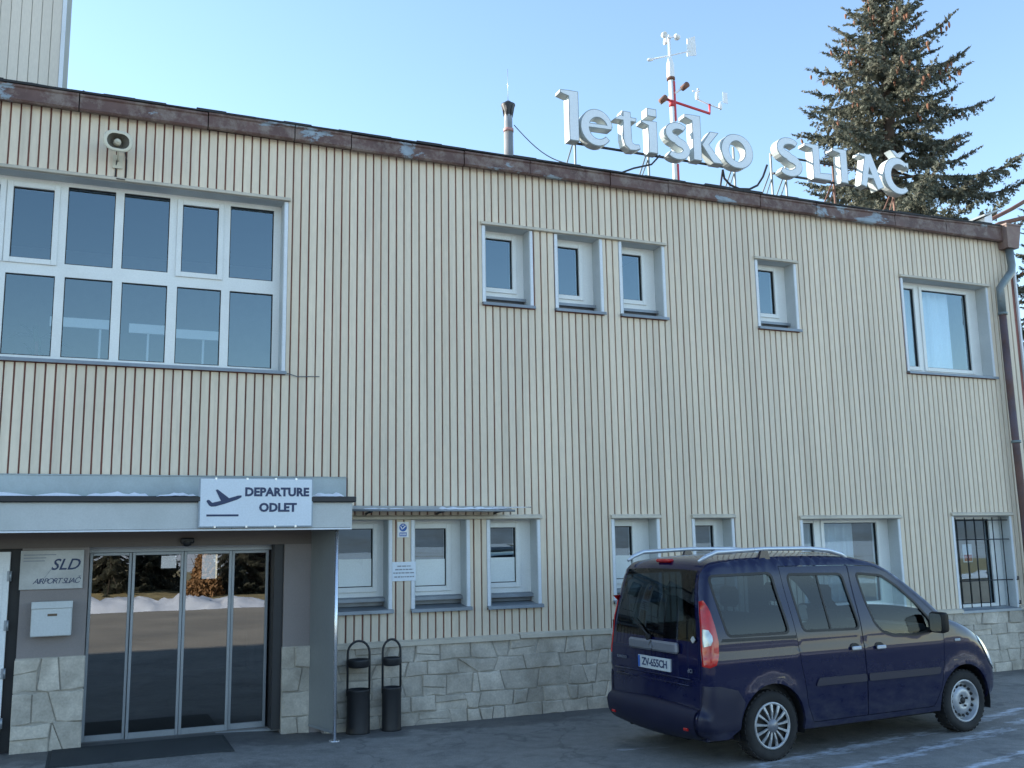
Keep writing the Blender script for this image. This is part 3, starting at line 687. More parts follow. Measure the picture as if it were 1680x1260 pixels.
m = MB(); loft(m, [ring(-.007, .112, .084, .078), ring(.0, .142, .112, .10), ring(-.012, .15, .118, .105), ring(-.02, .14, .108, .10), ring(-.09, .10, .075, .06), ring(-.17, .055, .055, .05), ring(-.22, .05, .05, .045)])
m.build('horn', M['horn'], hn)
m = MB(); loft(m, [ring(-.006, .116, .088, .08), ring(-.05, .08, .065, .05), ring(-.10, .05, .045, .04)], cap=True); m.build('throat', M['horndark'], hn)
m = MB(); m.lathe(hc + ax * -.085, ax, [(0, .04), (.04, .036), (.055, .02), (.058, 0)], 14); m.lathe(hc + ax * -.03, ax, [(0, .018), (.012, .012), (.014, 0)], 10); m.build('driver_cone', M['horn'], hn)
m = MB(); m.tube([(.06, -.02, 6.18), (.06, -.12, 6.2), (.06, -.15, 6.27)], .012, 8); m.box(.01, .11, -.022, -.004, 6.1, 6.25); m.build('bracket', M['horn'], hn)
m = MB(); m.tube([(.055, -.06, 6.22), (.045, -.012, 6.12), (.04, -.008, 5.985), (.06, -.05, 5.972), (.14, -.05, 5.968), (.15, -.008, 5.985), (.152, -.006, 6.2), (.13, -.01, 6.3)], .006, 6); m.build('cable', M['cable'], hn)
# loose cable end by the wide window
mb = MB(); mb.tube([(1.93, -.03, 3.93), (2.05, -.02, 3.90), (2.2, -.012, 3.91), (2.30, -.01, 3.915)], .005, 6)
tag(mb.build('loose_cable', M['wire']), 'thin loose cable at the corner of the wide window sill', 'cable')
# signs between the ground floor windows
bs = thing('pictogram_sign', 'small white sign with a round blue pictogram between the entrance windows', 'sign', (3.29, -.008, 2.085))
m = MB(); m.bbox(3.225, 3.36, -.012, -.003, 2.085, 2.262, .002); m.build('plate', M['white'], bs)
m = MB(); c = (3.292, 2.198); fnb = lambda u, v, d: (u, -.0125 - d, v)
m.prism([(c[0] + .045 * cos(t * pi / 12), c[1] + .045 * sin(t * pi / 12)) for t in range(24)], fnb, .002, 0); m.box(3.25, 3.335, -.0145, -.0125, 2.098, 2.142); m.build('print', M['blue'], bs)
m = MB(); m.ribbon([(c[0] - .03, c[1] + .015), (c[0] - .01, c[1] - .02), (c[0] + .005, c[1] - .005), (c[0] + .03, c[1] + .02)], .011, fnb, .003, .002)
m.ribbon([(c[0] - .015, c[1] + .026), (c[0] + .012, c[1] + .03)], .008, fnb, .003, .002)
for i in range(5): m.box(3.258 + i * .015, 3.267 + i * .015, -.0155, -.0145, 2.108, 2.132)
m.build('pictogram', M['white'], bs)
ns = thing('notice_plate', 'white notice plate with four small grey lines below the blue pictogram', 'sign', (3.3, -.008, 1.59))
m = MB(); m.bbox(3.163, 3.446, -.012, -.003, 1.592, 1.808, .002); m.build('plate', M['signwhite'], ns)
m = MB(); random.seed(2)
for z, a, b in ((1.76, 3.225, 3.385), (1.722, 3.2, 3.41), (1.684, 3.178, 3.43), (1.64, 3.19, 3.425)):
    x = a
    while x < b: w = random.uniform(.012, .05); m.box(x, min(x + w, b), -.0135, -.0125, z - .007, z + .007); x += w + .007
m.build('small_print', M['greyprint'], ns)
# narrow tin awning over the entrance windows
aw = thing('window_awning', 'narrow tin awning carrying slush above the three entrance windows', 'awning', (3.6, 0, 2.42))
m = MB(); m.add([(2.60, -.31, 2.398), (4.56, -.31, 2.385), (4.56, -.012, 2.44), (2.60, -.012, 2.45), (2.60, -.31, 2.386), (4.56, -.31, 2.373), (4.56, -.012, 2.428), (2.60, -.012, 2.438)], [(0, 1, 2, 3), (7, 6, 5, 4), (0, 4, 5, 1), (1, 5, 6, 2), (2, 6, 7, 3), (3, 7, 4, 0)])
m.build('sheet', M['trimgrey'], aw)
m = MB(); m.tube([(2.60, -.315, 2.388), (4.57, -.315, 2.376)], .013, 8); m.build('gutter_edge', M['sill'], aw)
m = MB()
for x in (2.85, 3.7, 4.42): m.tube([(x, -.30, 2.375), (x, -.02, 2.36)], .011, 6); m.tube([(x, -.15, 2.37), (x, -.02, 2.345)], .008, 6)
m.build('bracket', M['black'], aw)
m = MB(); m.tube([(4.3, -.28, 2.415), (4.80, -.28, 2.418)], .008, 6); m.build('rod', M['steel'], aw)
def snow_strip(mb, x0, x1, y0, y1, z, h, n, seed, dx=.0):
    """lumpy strip of old snow"""
    r = random.Random(seed); rows = 6; vs = []; ends = []
    hs = [h * (.35 + .65 * abs(sin(i * .7 + r.random() * 2)) * r.uniform(.3, 1.0)) for i in range(n + 1)]
    fr = [r.uniform(-.012, .03) for i in range(n + 1)]
    for i in range(n + 1):
        x = x0 + (x1 - x0) * i / n; e = min(1, min(i, n - i) / 1.5); hh = hs[i] * e + .002
        for k in range(rows):
            t = k / (rows - 1); yy = y0 + fr[i] + (y1 - y0 - fr[i]) * t; vs.append((x, yy, z + hh * (sin(pi * min(t * 1.2 + .02, .98)) ** .5 if t < .8 else .8 * (1 - t) / .2)))
    mb.add(vs, [(i * rows + k, (i + 1) * rows + k, (i + 1) * rows + k + 1, i * rows + k + 1) for i in range(n) for k in range(rows - 1)], 0, True)
    return mb
mb = MB(); snow_strip(mb, -3.4, -.05, -.60, -.2, 2.502, .075, 34, 1); snow_strip(mb, -.1, .52, -.61, -.2, 2.508, .075, 12, 8); snow_strip(mb, .56, .965, -.65, -.2, 2.515, .07, 9, 2); snow_strip(mb, 2.13, 2.5, -.61, -.12, 2.512, .075, 9, 4)
tag(mb.build('snow_ledge', M['snow']), 'thin ledge of old snow lying along the entrance canopy roof', 'snow', kind=None)
mb = MB(); snow_strip(mb, 2.7, 3.3, -.3, -.05, 2.397, .025, 12, 5); snow_strip(mb, 3.62, 4.5, -.30, -.02, 2.388, .05, 20, 6)
tag(mb.build('slush_ledge', M['snow']), 'patchy slush melting on the narrow tin awning', 'snow')
# two ashtray bins
def bin_(x, y, s, lab):
    z = gz(x, y) - .002; t = thing('litter_bin', lab, 'litter bin', (x, y, z), 0, 'ashtray bins beside the entrance')
    r = .126 * s
    def P(*a): return (x + a[0], y + a[1], z + a[2])
    m = MB(); m.lathe((x, y, z), (0, 0, 1), [(0, 0), (0, r), (.012, r + .004), (.03, r), (.44, r), (.452, r + .006), (.46, r), (.46, r - .012), (.08, r - .014), (.08, 0)], 28); m.build('drum', M['black'], t)
    m = MB(); pts = [P(-r + .004, 0, .40), P(-r + .004, 0, .84)] + [P(-(r - .004) * cos(a), 0, .84 + .13 * sin(a)) for a in [pi * i / 12 for i in range(1, 12)]] + [P(r - .004, 0, .84), P(r - .004, 0, .40)]
    m.tube(pts, .013, 8); m.build('handle', M['black'], t)
    m = MB(); m.lathe((x, y, z + .69), (0, 0, 1), [(0, 0), (0, r * .8), (.015, r * .93), (.07, r * .98), (.085, r * .98), (.085, r * .88), (.05, r * .7), (.045, 0)], 24); m.build('ash_tray', M['black'], t)
    return t
bin_(2.745, -.16, 1.0, 'black ashtray bin with hoop handle nearest the steel post')
b2 = bin_(3.115, -.17, .84, 'slimmer black ashtray bin with hoop handle further from the post')
# lightning wire on the roof edge at the tower foot
lw = thing('lightning_wire', 'thin lightning conductor wire on stands at the tower foot', 'wire', (-.7, .3, 6.87))
m = MB(); m.tube([(-3, .45, 7.13), (-1.18, .45, 7.12), (-.88, .45, 7.14), (-.6, .45, 7.13), (-.40, .42, 7.115), (-.31, .35, 7.02), (-.29, .25, 6.90)], .007, 6); m.build('conductor', M['wire'], lw)
m = MB()
for x in (-.86, -.33): m.tube([(x, .44, 6.80), (x, .44, 7.14)], .012, 6); m.box(x - .02, x + .02, .42, .46, 7.06, 7.09)
m.build('stand', M['wire'], lw)
# flue with cowl and stay wire
fu = thing('flue_pipe', 'steel flue pipe with a flared dark cowl on the flat roof', 'flue', (5.35, 1.5, 6.8))
m = MB(); m.lathe((5.35, 1.5, 6.8), (0, 0, 1), [(0, .068), (1.2, .068), (1.2, .06), (1.46, .06)], 16); m.build('pipe', M['flue'], fu)
m = MB(); m.lathe((5.35, 1.5, 7.96), (0, 0, 1), [(0, .069), (0, .075), (.05, .075), (.05, .068)], 16); m.build('band', M['flueband'], fu)
m = MB(); m.lathe((5.35, 1.5, 8.22), (0, 0, 1), [(0, .062), (.05, .065), (.15, .105), (.17, .105), (.17, .09), (.22, .035), (.23, 0)], 16)
for i in range(6): m.tube([(5.35 + .062 * cos(i), 1.5 + .062 * sin(i), 8.2), (5.35 + .095 * cos(i), 1.5 + .095 * sin(i), 8.37)], .009, 5)
m.build('cowl', M['black'], fu)
m = MB(); m.tube([(5.35, 1.5, 8.45), (5.35, 1.5, 8.95)], .004, 5); m.build('lightning_rod', M['steel'], fu)
mb = MB(); A = Vector((5.42, 1.45, 8.06)); B = Vector((6.15, .8, 7.30)); mb.tube([A.lerp(B, t) - Vector((0, 0, .16 * sin(pi * t))) for t in [i / 12 for i in range(13)]], .008, 6)
tag(mb.build('stay_cable', M['wire']), 'slack thin cable from the flue pipe to the roof sign', 'cable')
# roof sign "letisko SLIAC": every letter is a channel box with a face
rs = thing('roof_sign', 'white channel letters letisko SLIAČ on steel legs along the roof edge', 'sign', (8.8, .45, 6.8))
FY = .40; DEP = .145
def fl_(u, v, d): return (u, FY - d, v)
def arc(cx, cz, rx, rz, a0, a1, n=20): return [(cx + rx * cos(radians(a0 + (a1 - a0) * i / n)), cz + rz * sin(radians(a0 + (a1 - a0) * i / n))) for i in range(n + 1)]
def taper(n, a, b, c=None):
    c = a if c is None else c
    return [(a + (b - a) * sin(pi * i / n) if i <= n / 2 else c + (b - c) * sin(pi * i / n)) for i in range(n + 1)]
BZ = 7.465
GLY = []     # list of (strokes, polygons)
def shrink(poly, d):
    """inset of a convex or mildly concave polygon"""
    n = len(poly); A = sum(poly[i][0] * poly[(i + 1) % n][1] - poly[(i + 1) % n][0] * poly[i][1] for i in range(n)); sg = 1 if A > 0 else -1; out = []
    for i in range(n):
        p, q, r = Vector(poly[i - 1]), Vector(poly[i]), Vector(poly[(i + 1) % n]); a = (q - p).normalized(); b = (r - q).normalized()
        na = Vector((-a.y, a.x)) * sg; nb = Vector((-b.y, b.x)) * sg; k = na + nb; k = k / max(.35, k.length_squared / 2) ; out.append(tuple(q + k * d))
    return out
def glyph(strokes, polys):
    b = MB(); f = MB(); e = 0.0
    for pts, ws, cl in strokes:
        b.ribbon(pts, ws, fl_, -e, -DEP + e, 0, 1, cl)
        wf = [max(.01, w - .024) for w in (ws if isinstance(ws, list) else [ws] * len(pts))]
        if not cl:
            P = [Vector(p) for p in pts]; P[0] = P[0] + (P[1] - P[0]).normalized() * .012; P[-1] = P[-1] + (P[-2] - P[-1]).normalized() * .012; pts = [tuple(p) for p in P]
        f.ribbon(pts, wf, fl_, .006 - e * 1.5, .0005 - e * 1.5, 0, None, cl); e += .0011
    for pl in polys:
        b.prism(pl, fl_, -e, -DEP + e, 0, 1); f.prism(shrink(pl, .012), fl_, .006 - e * 1.5, .0005 - e * 1.5); e += .0011
    o = b.build('letter', [M['lettersd'], M['letterrim']], rs); f.build('letter_face', M['letterface'], o); return o
xh = .49
# l
glyph([], [[(5.79, BZ), (5.945, BZ), (5.945, BZ + .735), (5.80, BZ + .735), (5.665, BZ + .725), (5.655, BZ + .675), (5.79, BZ + .64)]])
# e
cx, cz = 6.235, BZ + .245
n = 30; pts = arc(cx, cz, .20, .215, 8, 322, n); glyph([(pts, [.085 + .055 * sin(pi * i / n) for i in range(n + 1)], False)], [[(cx - .17, cz - .012), (cx + .225, cz + .0), (cx + .235, cz + .07), (cx - .17, cz + .058)]])
# t
glyph([([(6.71, BZ + .57), (6.71, BZ + .16), (6.725, BZ + .09), (6.77, BZ + .048), (6.84, BZ + .045), (6.91, BZ + .065)], [.13, .145, .14, .125, .095, .07], False)], [[(6.50, BZ + .425), (6.86, BZ + .425), (6.87, BZ + .49), (6.60, BZ + .50)], [(6.60, BZ + .47), (6.645, BZ + .47), (6.645, BZ + .58)]])
# i
glyph([], [[(7.055, BZ), (7.205, BZ), (7.205, BZ + .49), (7.08, BZ + .49), (6.95, BZ + .48), (6.945, BZ + .44), (7.055, BZ + .41)], [(7.045, BZ + .555), (7.205, BZ + .555), (7.205, BZ + .68), (7.045, BZ + .68)]])
# s
def sglyph(cx, b, w, h, wd):
    r = h / 4; a1 = arc(cx + w * .04, b + h - r, w * .40, r * .86, 38, 270, 16); a2 = arc(cx - w * .02, b + r, w * .42, r * .86, 90, -142, 16)
    p = a1[:-1] + [(cx, b + h / 2)] + a2[1:]; n = len(p) - 1
    return [(p, [wd * (.72 + .40 * sin(pi * i / n)) for i in range(n + 1)], False)]
glyph(sglyph(7.54, BZ, .38, .50, .125), [])
# k
glyph([], [[(7.805, BZ), (7.955, BZ), (7.955, BZ + .70), (7.82, BZ + .70), (7.68, BZ + .69), (7.675, BZ + .64), (7.805, BZ + .60)],
           [(7.95, BZ + .245), (8.115, BZ + .485), (8.27, BZ + .485), (8.08, BZ + .26)], [(7.95, BZ + .27), (8.07, BZ + .30), (8.33, BZ + .0), (8.15, BZ + .0)]])
# o
n = 36; glyph([([(8.585 + .215 * cos(2 * pi * i / n), BZ + .245 + .215 * sin(2 * pi * i / n)) for i in range(n)], [.105 + .04 * abs(cos(2 * pi * i / n)) for i in range(n)], True)], [])
# S L I A C caron
CZ = BZ + .015
glyph(sglyph(9.545, CZ, .44, .56, .13), [])
glyph([], [[(9.995, CZ), (10.34, CZ), (10.355, CZ + .12), (10.135, CZ + .105), (10.135, CZ + .56), (9.99, CZ + .56), (9.86, CZ + .555), (9.85, CZ + .51), (9.995, CZ + .48)]])
glyph([], [[(10.535, CZ), (10.68, CZ), (10.68, CZ + .56), (10.55, CZ + .56), (10.40, CZ + .555), (10.39, CZ + .51), (10.535, CZ + .48)]])
glyph([([(10.99, CZ + .005), (11.115, CZ + .55)], .125, False), ([(11.11, CZ + .55), (11.335, CZ + .0)], .15, False)], [[(11.03, CZ + .15), (11.26, CZ + .15), (11.25, CZ + .225), (11.05, CZ + .225)], [(10.94, CZ + .555), (11.14, CZ + .56), (11.12, CZ + .48), (10.935, CZ + .515)]])
n = 26; p = arc(11.74, CZ + .27, .24, .255, 48, 310, n)
glyph([(p, [.08 + .075 * sin(pi * i / n) for i in range(n + 1)], False)], [[(11.885, CZ + .475), (11.96, CZ + .40), (11.965, CZ + .53), (11.87, CZ + .52)], [(11.60, CZ + .70), (11.69, CZ + .70), (11.76, CZ + .655), (11.83, CZ + .70), (11.92, CZ + .70), (11.80, CZ + .58), (11.72, CZ + .58)]])
m = MB()
for z0, z1, x0, x1 in ((BZ + .03, BZ + .055, 5.85, 8.75), (CZ + .04, CZ + .065, 9.35, 11.95), (CZ + .34, CZ + .36, 9.35, 11.9)): m.box(x0, x1, FY + DEP + .002, FY + DEP + .035, z0, z1)
m.build('rail', M['cable'], rs)
for x in (5.97, 7.16, 8.66, 9.35, 9.62, 10.56, 11.78):
    m = MB(); ml = M['rusty'] if x > 10 else M['letterrim']
    m.box(x - .012, x + .012, FY + DEP + .036, FY + DEP + .062, 6.80, BZ + .4)
    m.tube([(x - .0, FY + DEP + .05, BZ + .15), (x - .09, FY + DEP + .55, 6.80)], .012, 6)
    if x > 7: m.tube([(x - .01, FY + DEP + .05, BZ - .02), (x - .2, FY + DEP + .06, 6.98)], .010, 6)
    m.build('leg', ml, rs)
m = MB(); m.tube([(8.38, .5, 7.43), (8.40, .5, 7.30), (8.50, .5, 7.21), (8.66, .5, 7.17), (8.85, .5, 7.19), (9.0, .5, 7.27), (9.11, .5, 7.42), (9.2, .5, 7.62)], .017, 8); m.tube([(8.38, .5, 7.43), (8.33, .5, 7.2), (8.30, .5, 6.9)], .015, 6); m.build('cable', M['cable'], rs)
m = MB(); m.tube([(6.55, .5, 7.10), (6.85, .5, 7.24), (7.15, .5, 7.34), (7.3, .5, 7.5)], .014, 6)
m.build('cable', M['cable'], rs)
# weather mast
wm = thing('weather_mast', 'red and white weather mast with cup anemometer and wind vanes behind the sign', 'weather mast', (8.53, 2.0, 6.8))
X, Yq = 8.53, 2.0
m = MB(); m.tube([(X, Yq, 6.8), (X, Yq, 9.62)], .042, 12); m.build('pole', M['white'], wm)
m = MB(); m.tube([(X, Yq, 9.10), (X, Yq, 9.20)], .05, 12); m.build('red_clamp', M['red'], wm)
m = MB(); m.bbox(X + .018, X + .052, Yq - .05, Yq + .02, 8.85, 9.55, .004); m.build('red_strip', M['red'], wm)  # box strip that paints the pole's shaded edge red
m = MB(); m.bbox(X + .02, X + .052, Yq - .05, Yq + .02, 6.9, 8.1, .004); m.build('red_strip', M['red'], wm)
m = MB(); m.lathe((X, Yq, 9.58), (0, 0, 1), [(0, .04), (0, .07), (.04, .07), (.04, .04)], 14); m.build('collar', M['rusty'], wm)
m = MB(); m.lathe((X, Yq, 9.62), (0, 0, 1), [(0, .066), (.22, .066), (.34, .04), (.36, .028), (.72, .02), (.74, 0)], 14); m.build('sensor_body', M['white'], wm)
an = MB(); an.lathe((X, Yq, 10.32), (0, 0, 1), [(0, .03), (.06, .03), (.08, 0)], 10)
for a in (75, 195, 315):
    t = radians(a); c = Vector((X + .13 * cos(t), Yq + .13 * sin(t), 10.34)); an.tube([(X, Yq, 10.34), c], .01, 6)
    dd = Vector((-sin(t), cos(t), 0)); an.lathe(c - dd * .045, dd, [(0, 0), (.012, .03), (.045, .05), (.09, .058), (.09, .05), (.05, .035), (.03, 0)], 12)
an.build('cup_anemometer', M['white'], wm)
m = MB(); m.tube([(8.20, Yq + .1, 9.93), (X, Yq, 10.02), (8.88, Yq - .1, 10.12)], .012, 6); m.lathe((8.26, Yq + .08, 9.945), (-1, .3, -.25), [(0, 0), (.02, .03), (.09, .03), (.12, 0)], 8)
m.add([(8.82, Yq - .09, 10.02), (8.98, Yq - .125, 10.05), (8.97, Yq - .12, 10.40), (8.83, Yq - .09, 10.34), (8.82, Yq - .075, 10.02), (8.98, Yq - .11, 10.05), (8.97, Yq - .105, 10.40), (8.83, Yq - .075, 10.34)], [(0, 1, 2, 3), (7, 6, 5, 4), (0, 4, 5, 1), (1, 5, 6, 2), (2, 6, 7, 3), (3, 7, 4, 0)])
m.build('wind_vane', M['white'], wm)
m = MB(); m.tube([(8.34, Yq - .02, 9.22), (9.24, Yq - .05, 9.08), (9.24, Yq - .05, 9.25)], .022, 8); m.build('cross_arm', M['red'], wm)
m = MB(); m.tube([(8.40, Yq + .15, 9.20), (8.68, Yq - .15, 9.42)], .02, 8); m.build('lamp_arm', M['white'], wm)
m = MB()
for c in ((8.35, Yq - .02, 9.20), (8.70, Yq - .15, 9.43)):
    m.lathe(Vector(c), (.5, -.2, .45), [(-.07, 0), (-.07, .045), (.06, .05), (.07, .04), (.07, 0)], 10)
m.build('lamp', M['rusty'], wm)
m = MB(); m.tube([(8.99, Yq - .05, 9.30), (9.24, Yq - .05, 9.245), (9.47, Yq - .05, 9.20)], .012, 6)
m.lathe((9.0, Yq - .05, 9.29), (0, 0, 1), [(0, .02), (.03, .035), (.12, .03), (.15, 0)], 8); m.lathe((9.46, Yq - .05, 9.19), (0, 0, 1), [(0, .02), (.03, .035), (.1, .03), (.13, 0)], 8)
for a in (20, 140, 260):
    t = radians(a); m.tube([(9.0, Yq - .05, 9.45), (9.0 + .05 * cos(t), Yq - .05 + .05 * sin(t), 9.45)], .006, 5); m.lathe((9.0 + .055 * cos(t), Yq - .05 + .055 * sin(t), 9.44), (0, 0, 1), [(0, 0), (.01, .022), (.02, .022), (.03, 0)], 8)
m.bbox(9.52, 9.62, Yq - .055, Yq - .045, 9.32, 9.52, .01); m.tube([(9.46, Yq - .05, 9.32), (9.54, Yq - .05, 9.36)], .006, 5)
m.build('small_sensor', M['white'], wm)
m = MB(); m.tube([(X - .02, Yq - .06, 8.72), (X + .2, Yq - .07, 8.92)], .016, 6); m.bbox(X - .1, X + .12, Yq - .14, Yq - .06, 8.20, 8.35, .01); m.build('bracket', M['white'], wm)
# roof hatch and bent rails at the right end of the roof
rh = thing('roof_hatch', 'white sheet-metal roof hatch with a tilted lid at the right roof corner', 'roof hatch', (14.1, 1.0, 6.8))
rh.location = (13.3, .3, 6.8)
F = [(12.98, .95), (13.28, .16), (13.60, .28), (13.60, 1.0)]; HZ = [6.99, 7.16, 7.30, 7.26]
m = MB(); m.add([(x, y, 6.80) for x, y in F] + [(x, y, z) for (x, y), z in zip(F, HZ)], [(3, 2, 1, 0), (4, 5, 6, 7), (0, 1, 5, 4), (1, 2, 6, 5), (2, 3, 7, 6), (3, 0, 4, 7)]); m.build('kerb', M['white'], rh)
F = [(12.82, .95), (13.22, .10), (13.70, .22), (13.70, 1.05)]; HZ = [6.985, 7.165, 7.345, 7.27]
m = MB(); m.add([(x, y, z) for (x, y), z in zip(F, HZ)] + [(x, y, z + .03) for (x, y), z in zip(F, HZ)], [(3, 2, 1, 0), (4, 5, 6, 7), (0, 1, 5, 4), (1, 2, 6, 5), (2, 3, 7, 6), (3, 0, 4, 7)]); m.build('lid', M['trimgrey'], rh)
rr = thing('roof_railing', 'red-brown bent tube railing at the right roof corner', 'railing', (13.45, 1.1, 6.8))
m = MB(); m.tube([(13.4, 1.1, 6.8), (13.55, 1.0, 7.1), (14.49, .6, 7.60), (15.2, .6, 7.98)], .035, 8); m.build('tube', M['rusty'], rr)
m = MB(); m.tube([(13.45, .9, 6.8), (13.55, .8, 6.98), (14.15, .6, 7.29), (14.77, .6, 7.47), (15.2, .6, 7.48)], .04, 8); m.build('tube', M['rusty'], rr)
# room furnishings seen through the panes
def desk(x0, x1, z, px, y=.75):
    t = thing('display_panel', 'x', 'panel', ((x0 + x1) / 2, y, 3.41), 0, 'white panels on posts behind the wide window')
    m = MB(); m.bbox(x0, x1, y, y + .03, z - .055, z + .055, .004); m.build('board', M['white'], t)
    m = MB(); m.tube([(px, y + .03, 3.41), (px, y + .03, z)], .015, 6); m.build('post', M['white'], t); return t
desk(-.55, .06, 4.52, -.03)['label'] = 'white panel on a post behind the wide window beside the house plant'
desk(.27, .66, 4.50, .48)['label'] = 'white panel on a post behind the middle pane of the wide window'
desk(.78, 1.28, 4.47, 1.09)['label'] = 'white panel on a post nearest the right end of the wide window'
hp = thing('house_plant', 'dark spiky house plant behind the lower left panes of the wide window', 'plant', (-.66, .95, 3.41))
m = MB(); m.lathe((-.66, .95, 3.41), (0, 0, 1), [(0, .1), (.3, .14), (.3, .12), (.25, 0)], 14); m.build('pot', M['mailwhite'], hp)
m = MB(); m.tube([(-.66, .95, 3.6), (-.68, .95, 4.35)], .02, 6); m.build('stem', M['rusty'], hp); random.seed(9)
for i in range(26):
    a = random.uniform(0, 2 * pi); el = random.uniform(-.2, 1.2); L = random.uniform(.3, .55); p = Vector((-.68, .95, random.uniform(4.05, 4.4))); d = Vector((cos(a) * cos(el), sin(a) * cos(el) * .7, sin(el))); s = Vector((-sin(a), cos(a), 0)) * .018
    q = p + d * L * .55; e = p + d * L - Vector((0, 0, .12)); m = MB(); m.add([p - s, p + s, q + s * 1.3, q - s * 1.3, e], [(0, 1, 2, 3), (3, 2, 4)]); m.build('leaf', M['plant'], hp)
def curtain(x0, x1, z0, z1, y, lab, amp=.035, wl=.16):
    m = MB(); n = 40; vs = []
    for j in (z0, z1):
        for i in range(n + 1): x = x0 + (x1 - x0) * i / n; vs.append((x, y + amp * sin(2 * pi * x / wl) + amp * .5 * sin(2 * pi * x / .37), j))
    m.add(vs, [(i, i + 1, n + 2 + i, n + 1 + i) for i in range(n)], 0, True); return tag(m.build('curtain', M['curtain']), lab, 'curtain', 'curtains behind the right-hand windows')
curtain(11.2, 12.55, 4.3, 5.93, .40, 'pale blue curtain drawn behind the wide upper window near the downpipe')
curtain(8.9, 10.35, .9, 2.35, .55, 'pale curtain behind the ground floor window above the car')
nt_ = thing('window_notice', 'white notice with a red block inside the barred window', 'notice', (12.45, .42, 1.5))
m = MB(); m.bbox(12.42, 12.62, .42, .43, 1.58, 1.86, .003); m.build('sheet', M['white'], nt_); m = MB(); m.box(12.44, 12.60, .415, .419, 1.60, 1.70); m.build('print', M['red'], nt_)

# ---------------------------------------------------------------- blue people carrier
def paint_mat():
    m, nt, out = newmat('dark_blue_paint'); p = N(nt, 'ShaderNodeBsdfPrincipled'); v = pos(nt, world=False)
    sx = N(nt, 'ShaderNodeSeparateXYZ'); nt.links.new(v, sx.inputs[0])
    lowz = math_(nt, 'MAXIMUM', math_(nt, 'SUBTRACT', 1.0, math_(nt, 'DIVIDE', math_(nt, 'SUBTRACT', sx.outputs[2], .2), .75)), 0.0)
    film = math_(nt, 'MULTIPLY', math_(nt, 'POWER', lowz, 1.5), ramp(nt, noise(nt, pos(nt, (1, 1, 2), False), 5, 7, .7), .3, .7))
    film = math_(nt, 'ADD', math_(nt, 'MULTIPLY', film, .38), math_(nt, 'MULTIPLY', ramp(nt, noise(nt, v, 3, 6, .65), .45, .8), .035))
    nt.links.new(mixc(nt, film, (.0018, .0036, .036), (.14, .14, .14)), p.inputs['Base Color'])
    nt.links.new(math_(nt, 'ADD', math_(nt, 'MULTIPLY', film, .9), .24), p.inputs['Roughness'])
    p.inputs['Specular IOR Level'].default_value = .15
    nt.links.new(math_(nt, 'MAXIMUM', math_(nt, 'SUBTRACT', .6, math_(nt, 'MULTIPLY', film, 1.3)), 0.0), p.inputs['Coat Weight']); p.inputs['Coat Roughness'].default_value = .025
    nt.links.new(p.outputs[0], out.inputs[0]); return m
M['paint'] = paint_mat()
M['plastic'] = mat('blue_black_plastic', (.006, .007, .028), .45, var=.1, world=False)
M['blackplastic'] = mat('black_plastic', (.012, .012, .013), .55, var=.1, world=False)
M['chrome'] = mat('chrome', (.75, .77, .8), .12, metal=1, var=.02)
M['rail'] = mat('silver_rail', (.55, .60, .66), .3, metal=.5, var=.03)
M['lampred'] = mat('red_lens', (.46, .008, .008), .18, var=.2, scale=14, coat=.5, world=False)
M['lampclear'] = mat('clear_lens', (.50, .55, .56), .15, var=.2, scale=20, metal=.3, coat=1, world=False)
M['amber'] = mat('amber_lens', (.6, .35, .12), .2, coat=1)
M['rim'] = mat('silver_wheel', (.42, .44, .47), .4, metal=.4, var=.12, dirt=(.1, .1, .1), dirt_amt=.4, dirt_scale=8)
M['tyre'] = mat('tyre_rubber', (.014, .014, .015), .85, var=.2, fine=.2, dirt=(.06, .06, .06), dirt_amt=.35, dirt_scale=4)
M['seat'] = mat('seat_cloth', (.035, .037, .042), .9)
M['greybar'] = mat('grey_handle', (.20, .21, .24), .35, metal=.3)
CA = radians(4.03)
car = thing('parked_car', 'dark blue high-roofed people carrier with silver roof rails parked beside the facade', 'car', (5.762, -2.523, 0.0), CA)
OUTL = [(-.68, .24), (-.765, .28), (-.805, .34), (-.815, .41), (-.805, .465), (-.775, .485), (-.748, .495), (-.742, .60), (-.738, .80), (-.728, .98), (-.712, 1.15), (-.688, 1.35), (-.652, 1.55), (-.61, 1.69), (-.565, 1.755), (-.49, 1.795), (-.3, 1.815), (.2, 1.832), (.8, 1.828), (1.15, 1.815), (1.42, 1.785),
        (1.62, 1.735), (1.80, 1.645), (2.0, 1.51), (2.2, 1.355), (2.38, 1.205), (2.44, 1.16), (2.65, 1.10), (2.8, 1.05), (2.92, .995), (3.03, .925), (3.105, .835), (3.16, .72), (3.20, .59), (3.21, .46), (3.195, .36), (3.13, .28), (3.0, .24)]
def chaikin(p, it=2):
    for _ in range(it):
        q = [p[0]]
        for a, b in zip(p, p[1:]): q += [(a[0] * .75 + b[0] * .25, a[1] * .75 + b[1] * .25), (a[0] * .25 + b[0] * .75, a[1] * .25 + b[1] * .75)]
        p = q + [p[-1]]
    return p
OUT = chaikin(OUTL, 2)
def lerpt(tab, x):
    if x <= tab[0][0]: return tab[0][1]
    for (a, p), (b, q) in zip(tab, tab[1:]):
        if x <= b: t = (x - a) / (b - a); t = t * t * (3 - 2 * t) * .4 + t * .6; return p + (q - p) * t
    return tab[-1][1]
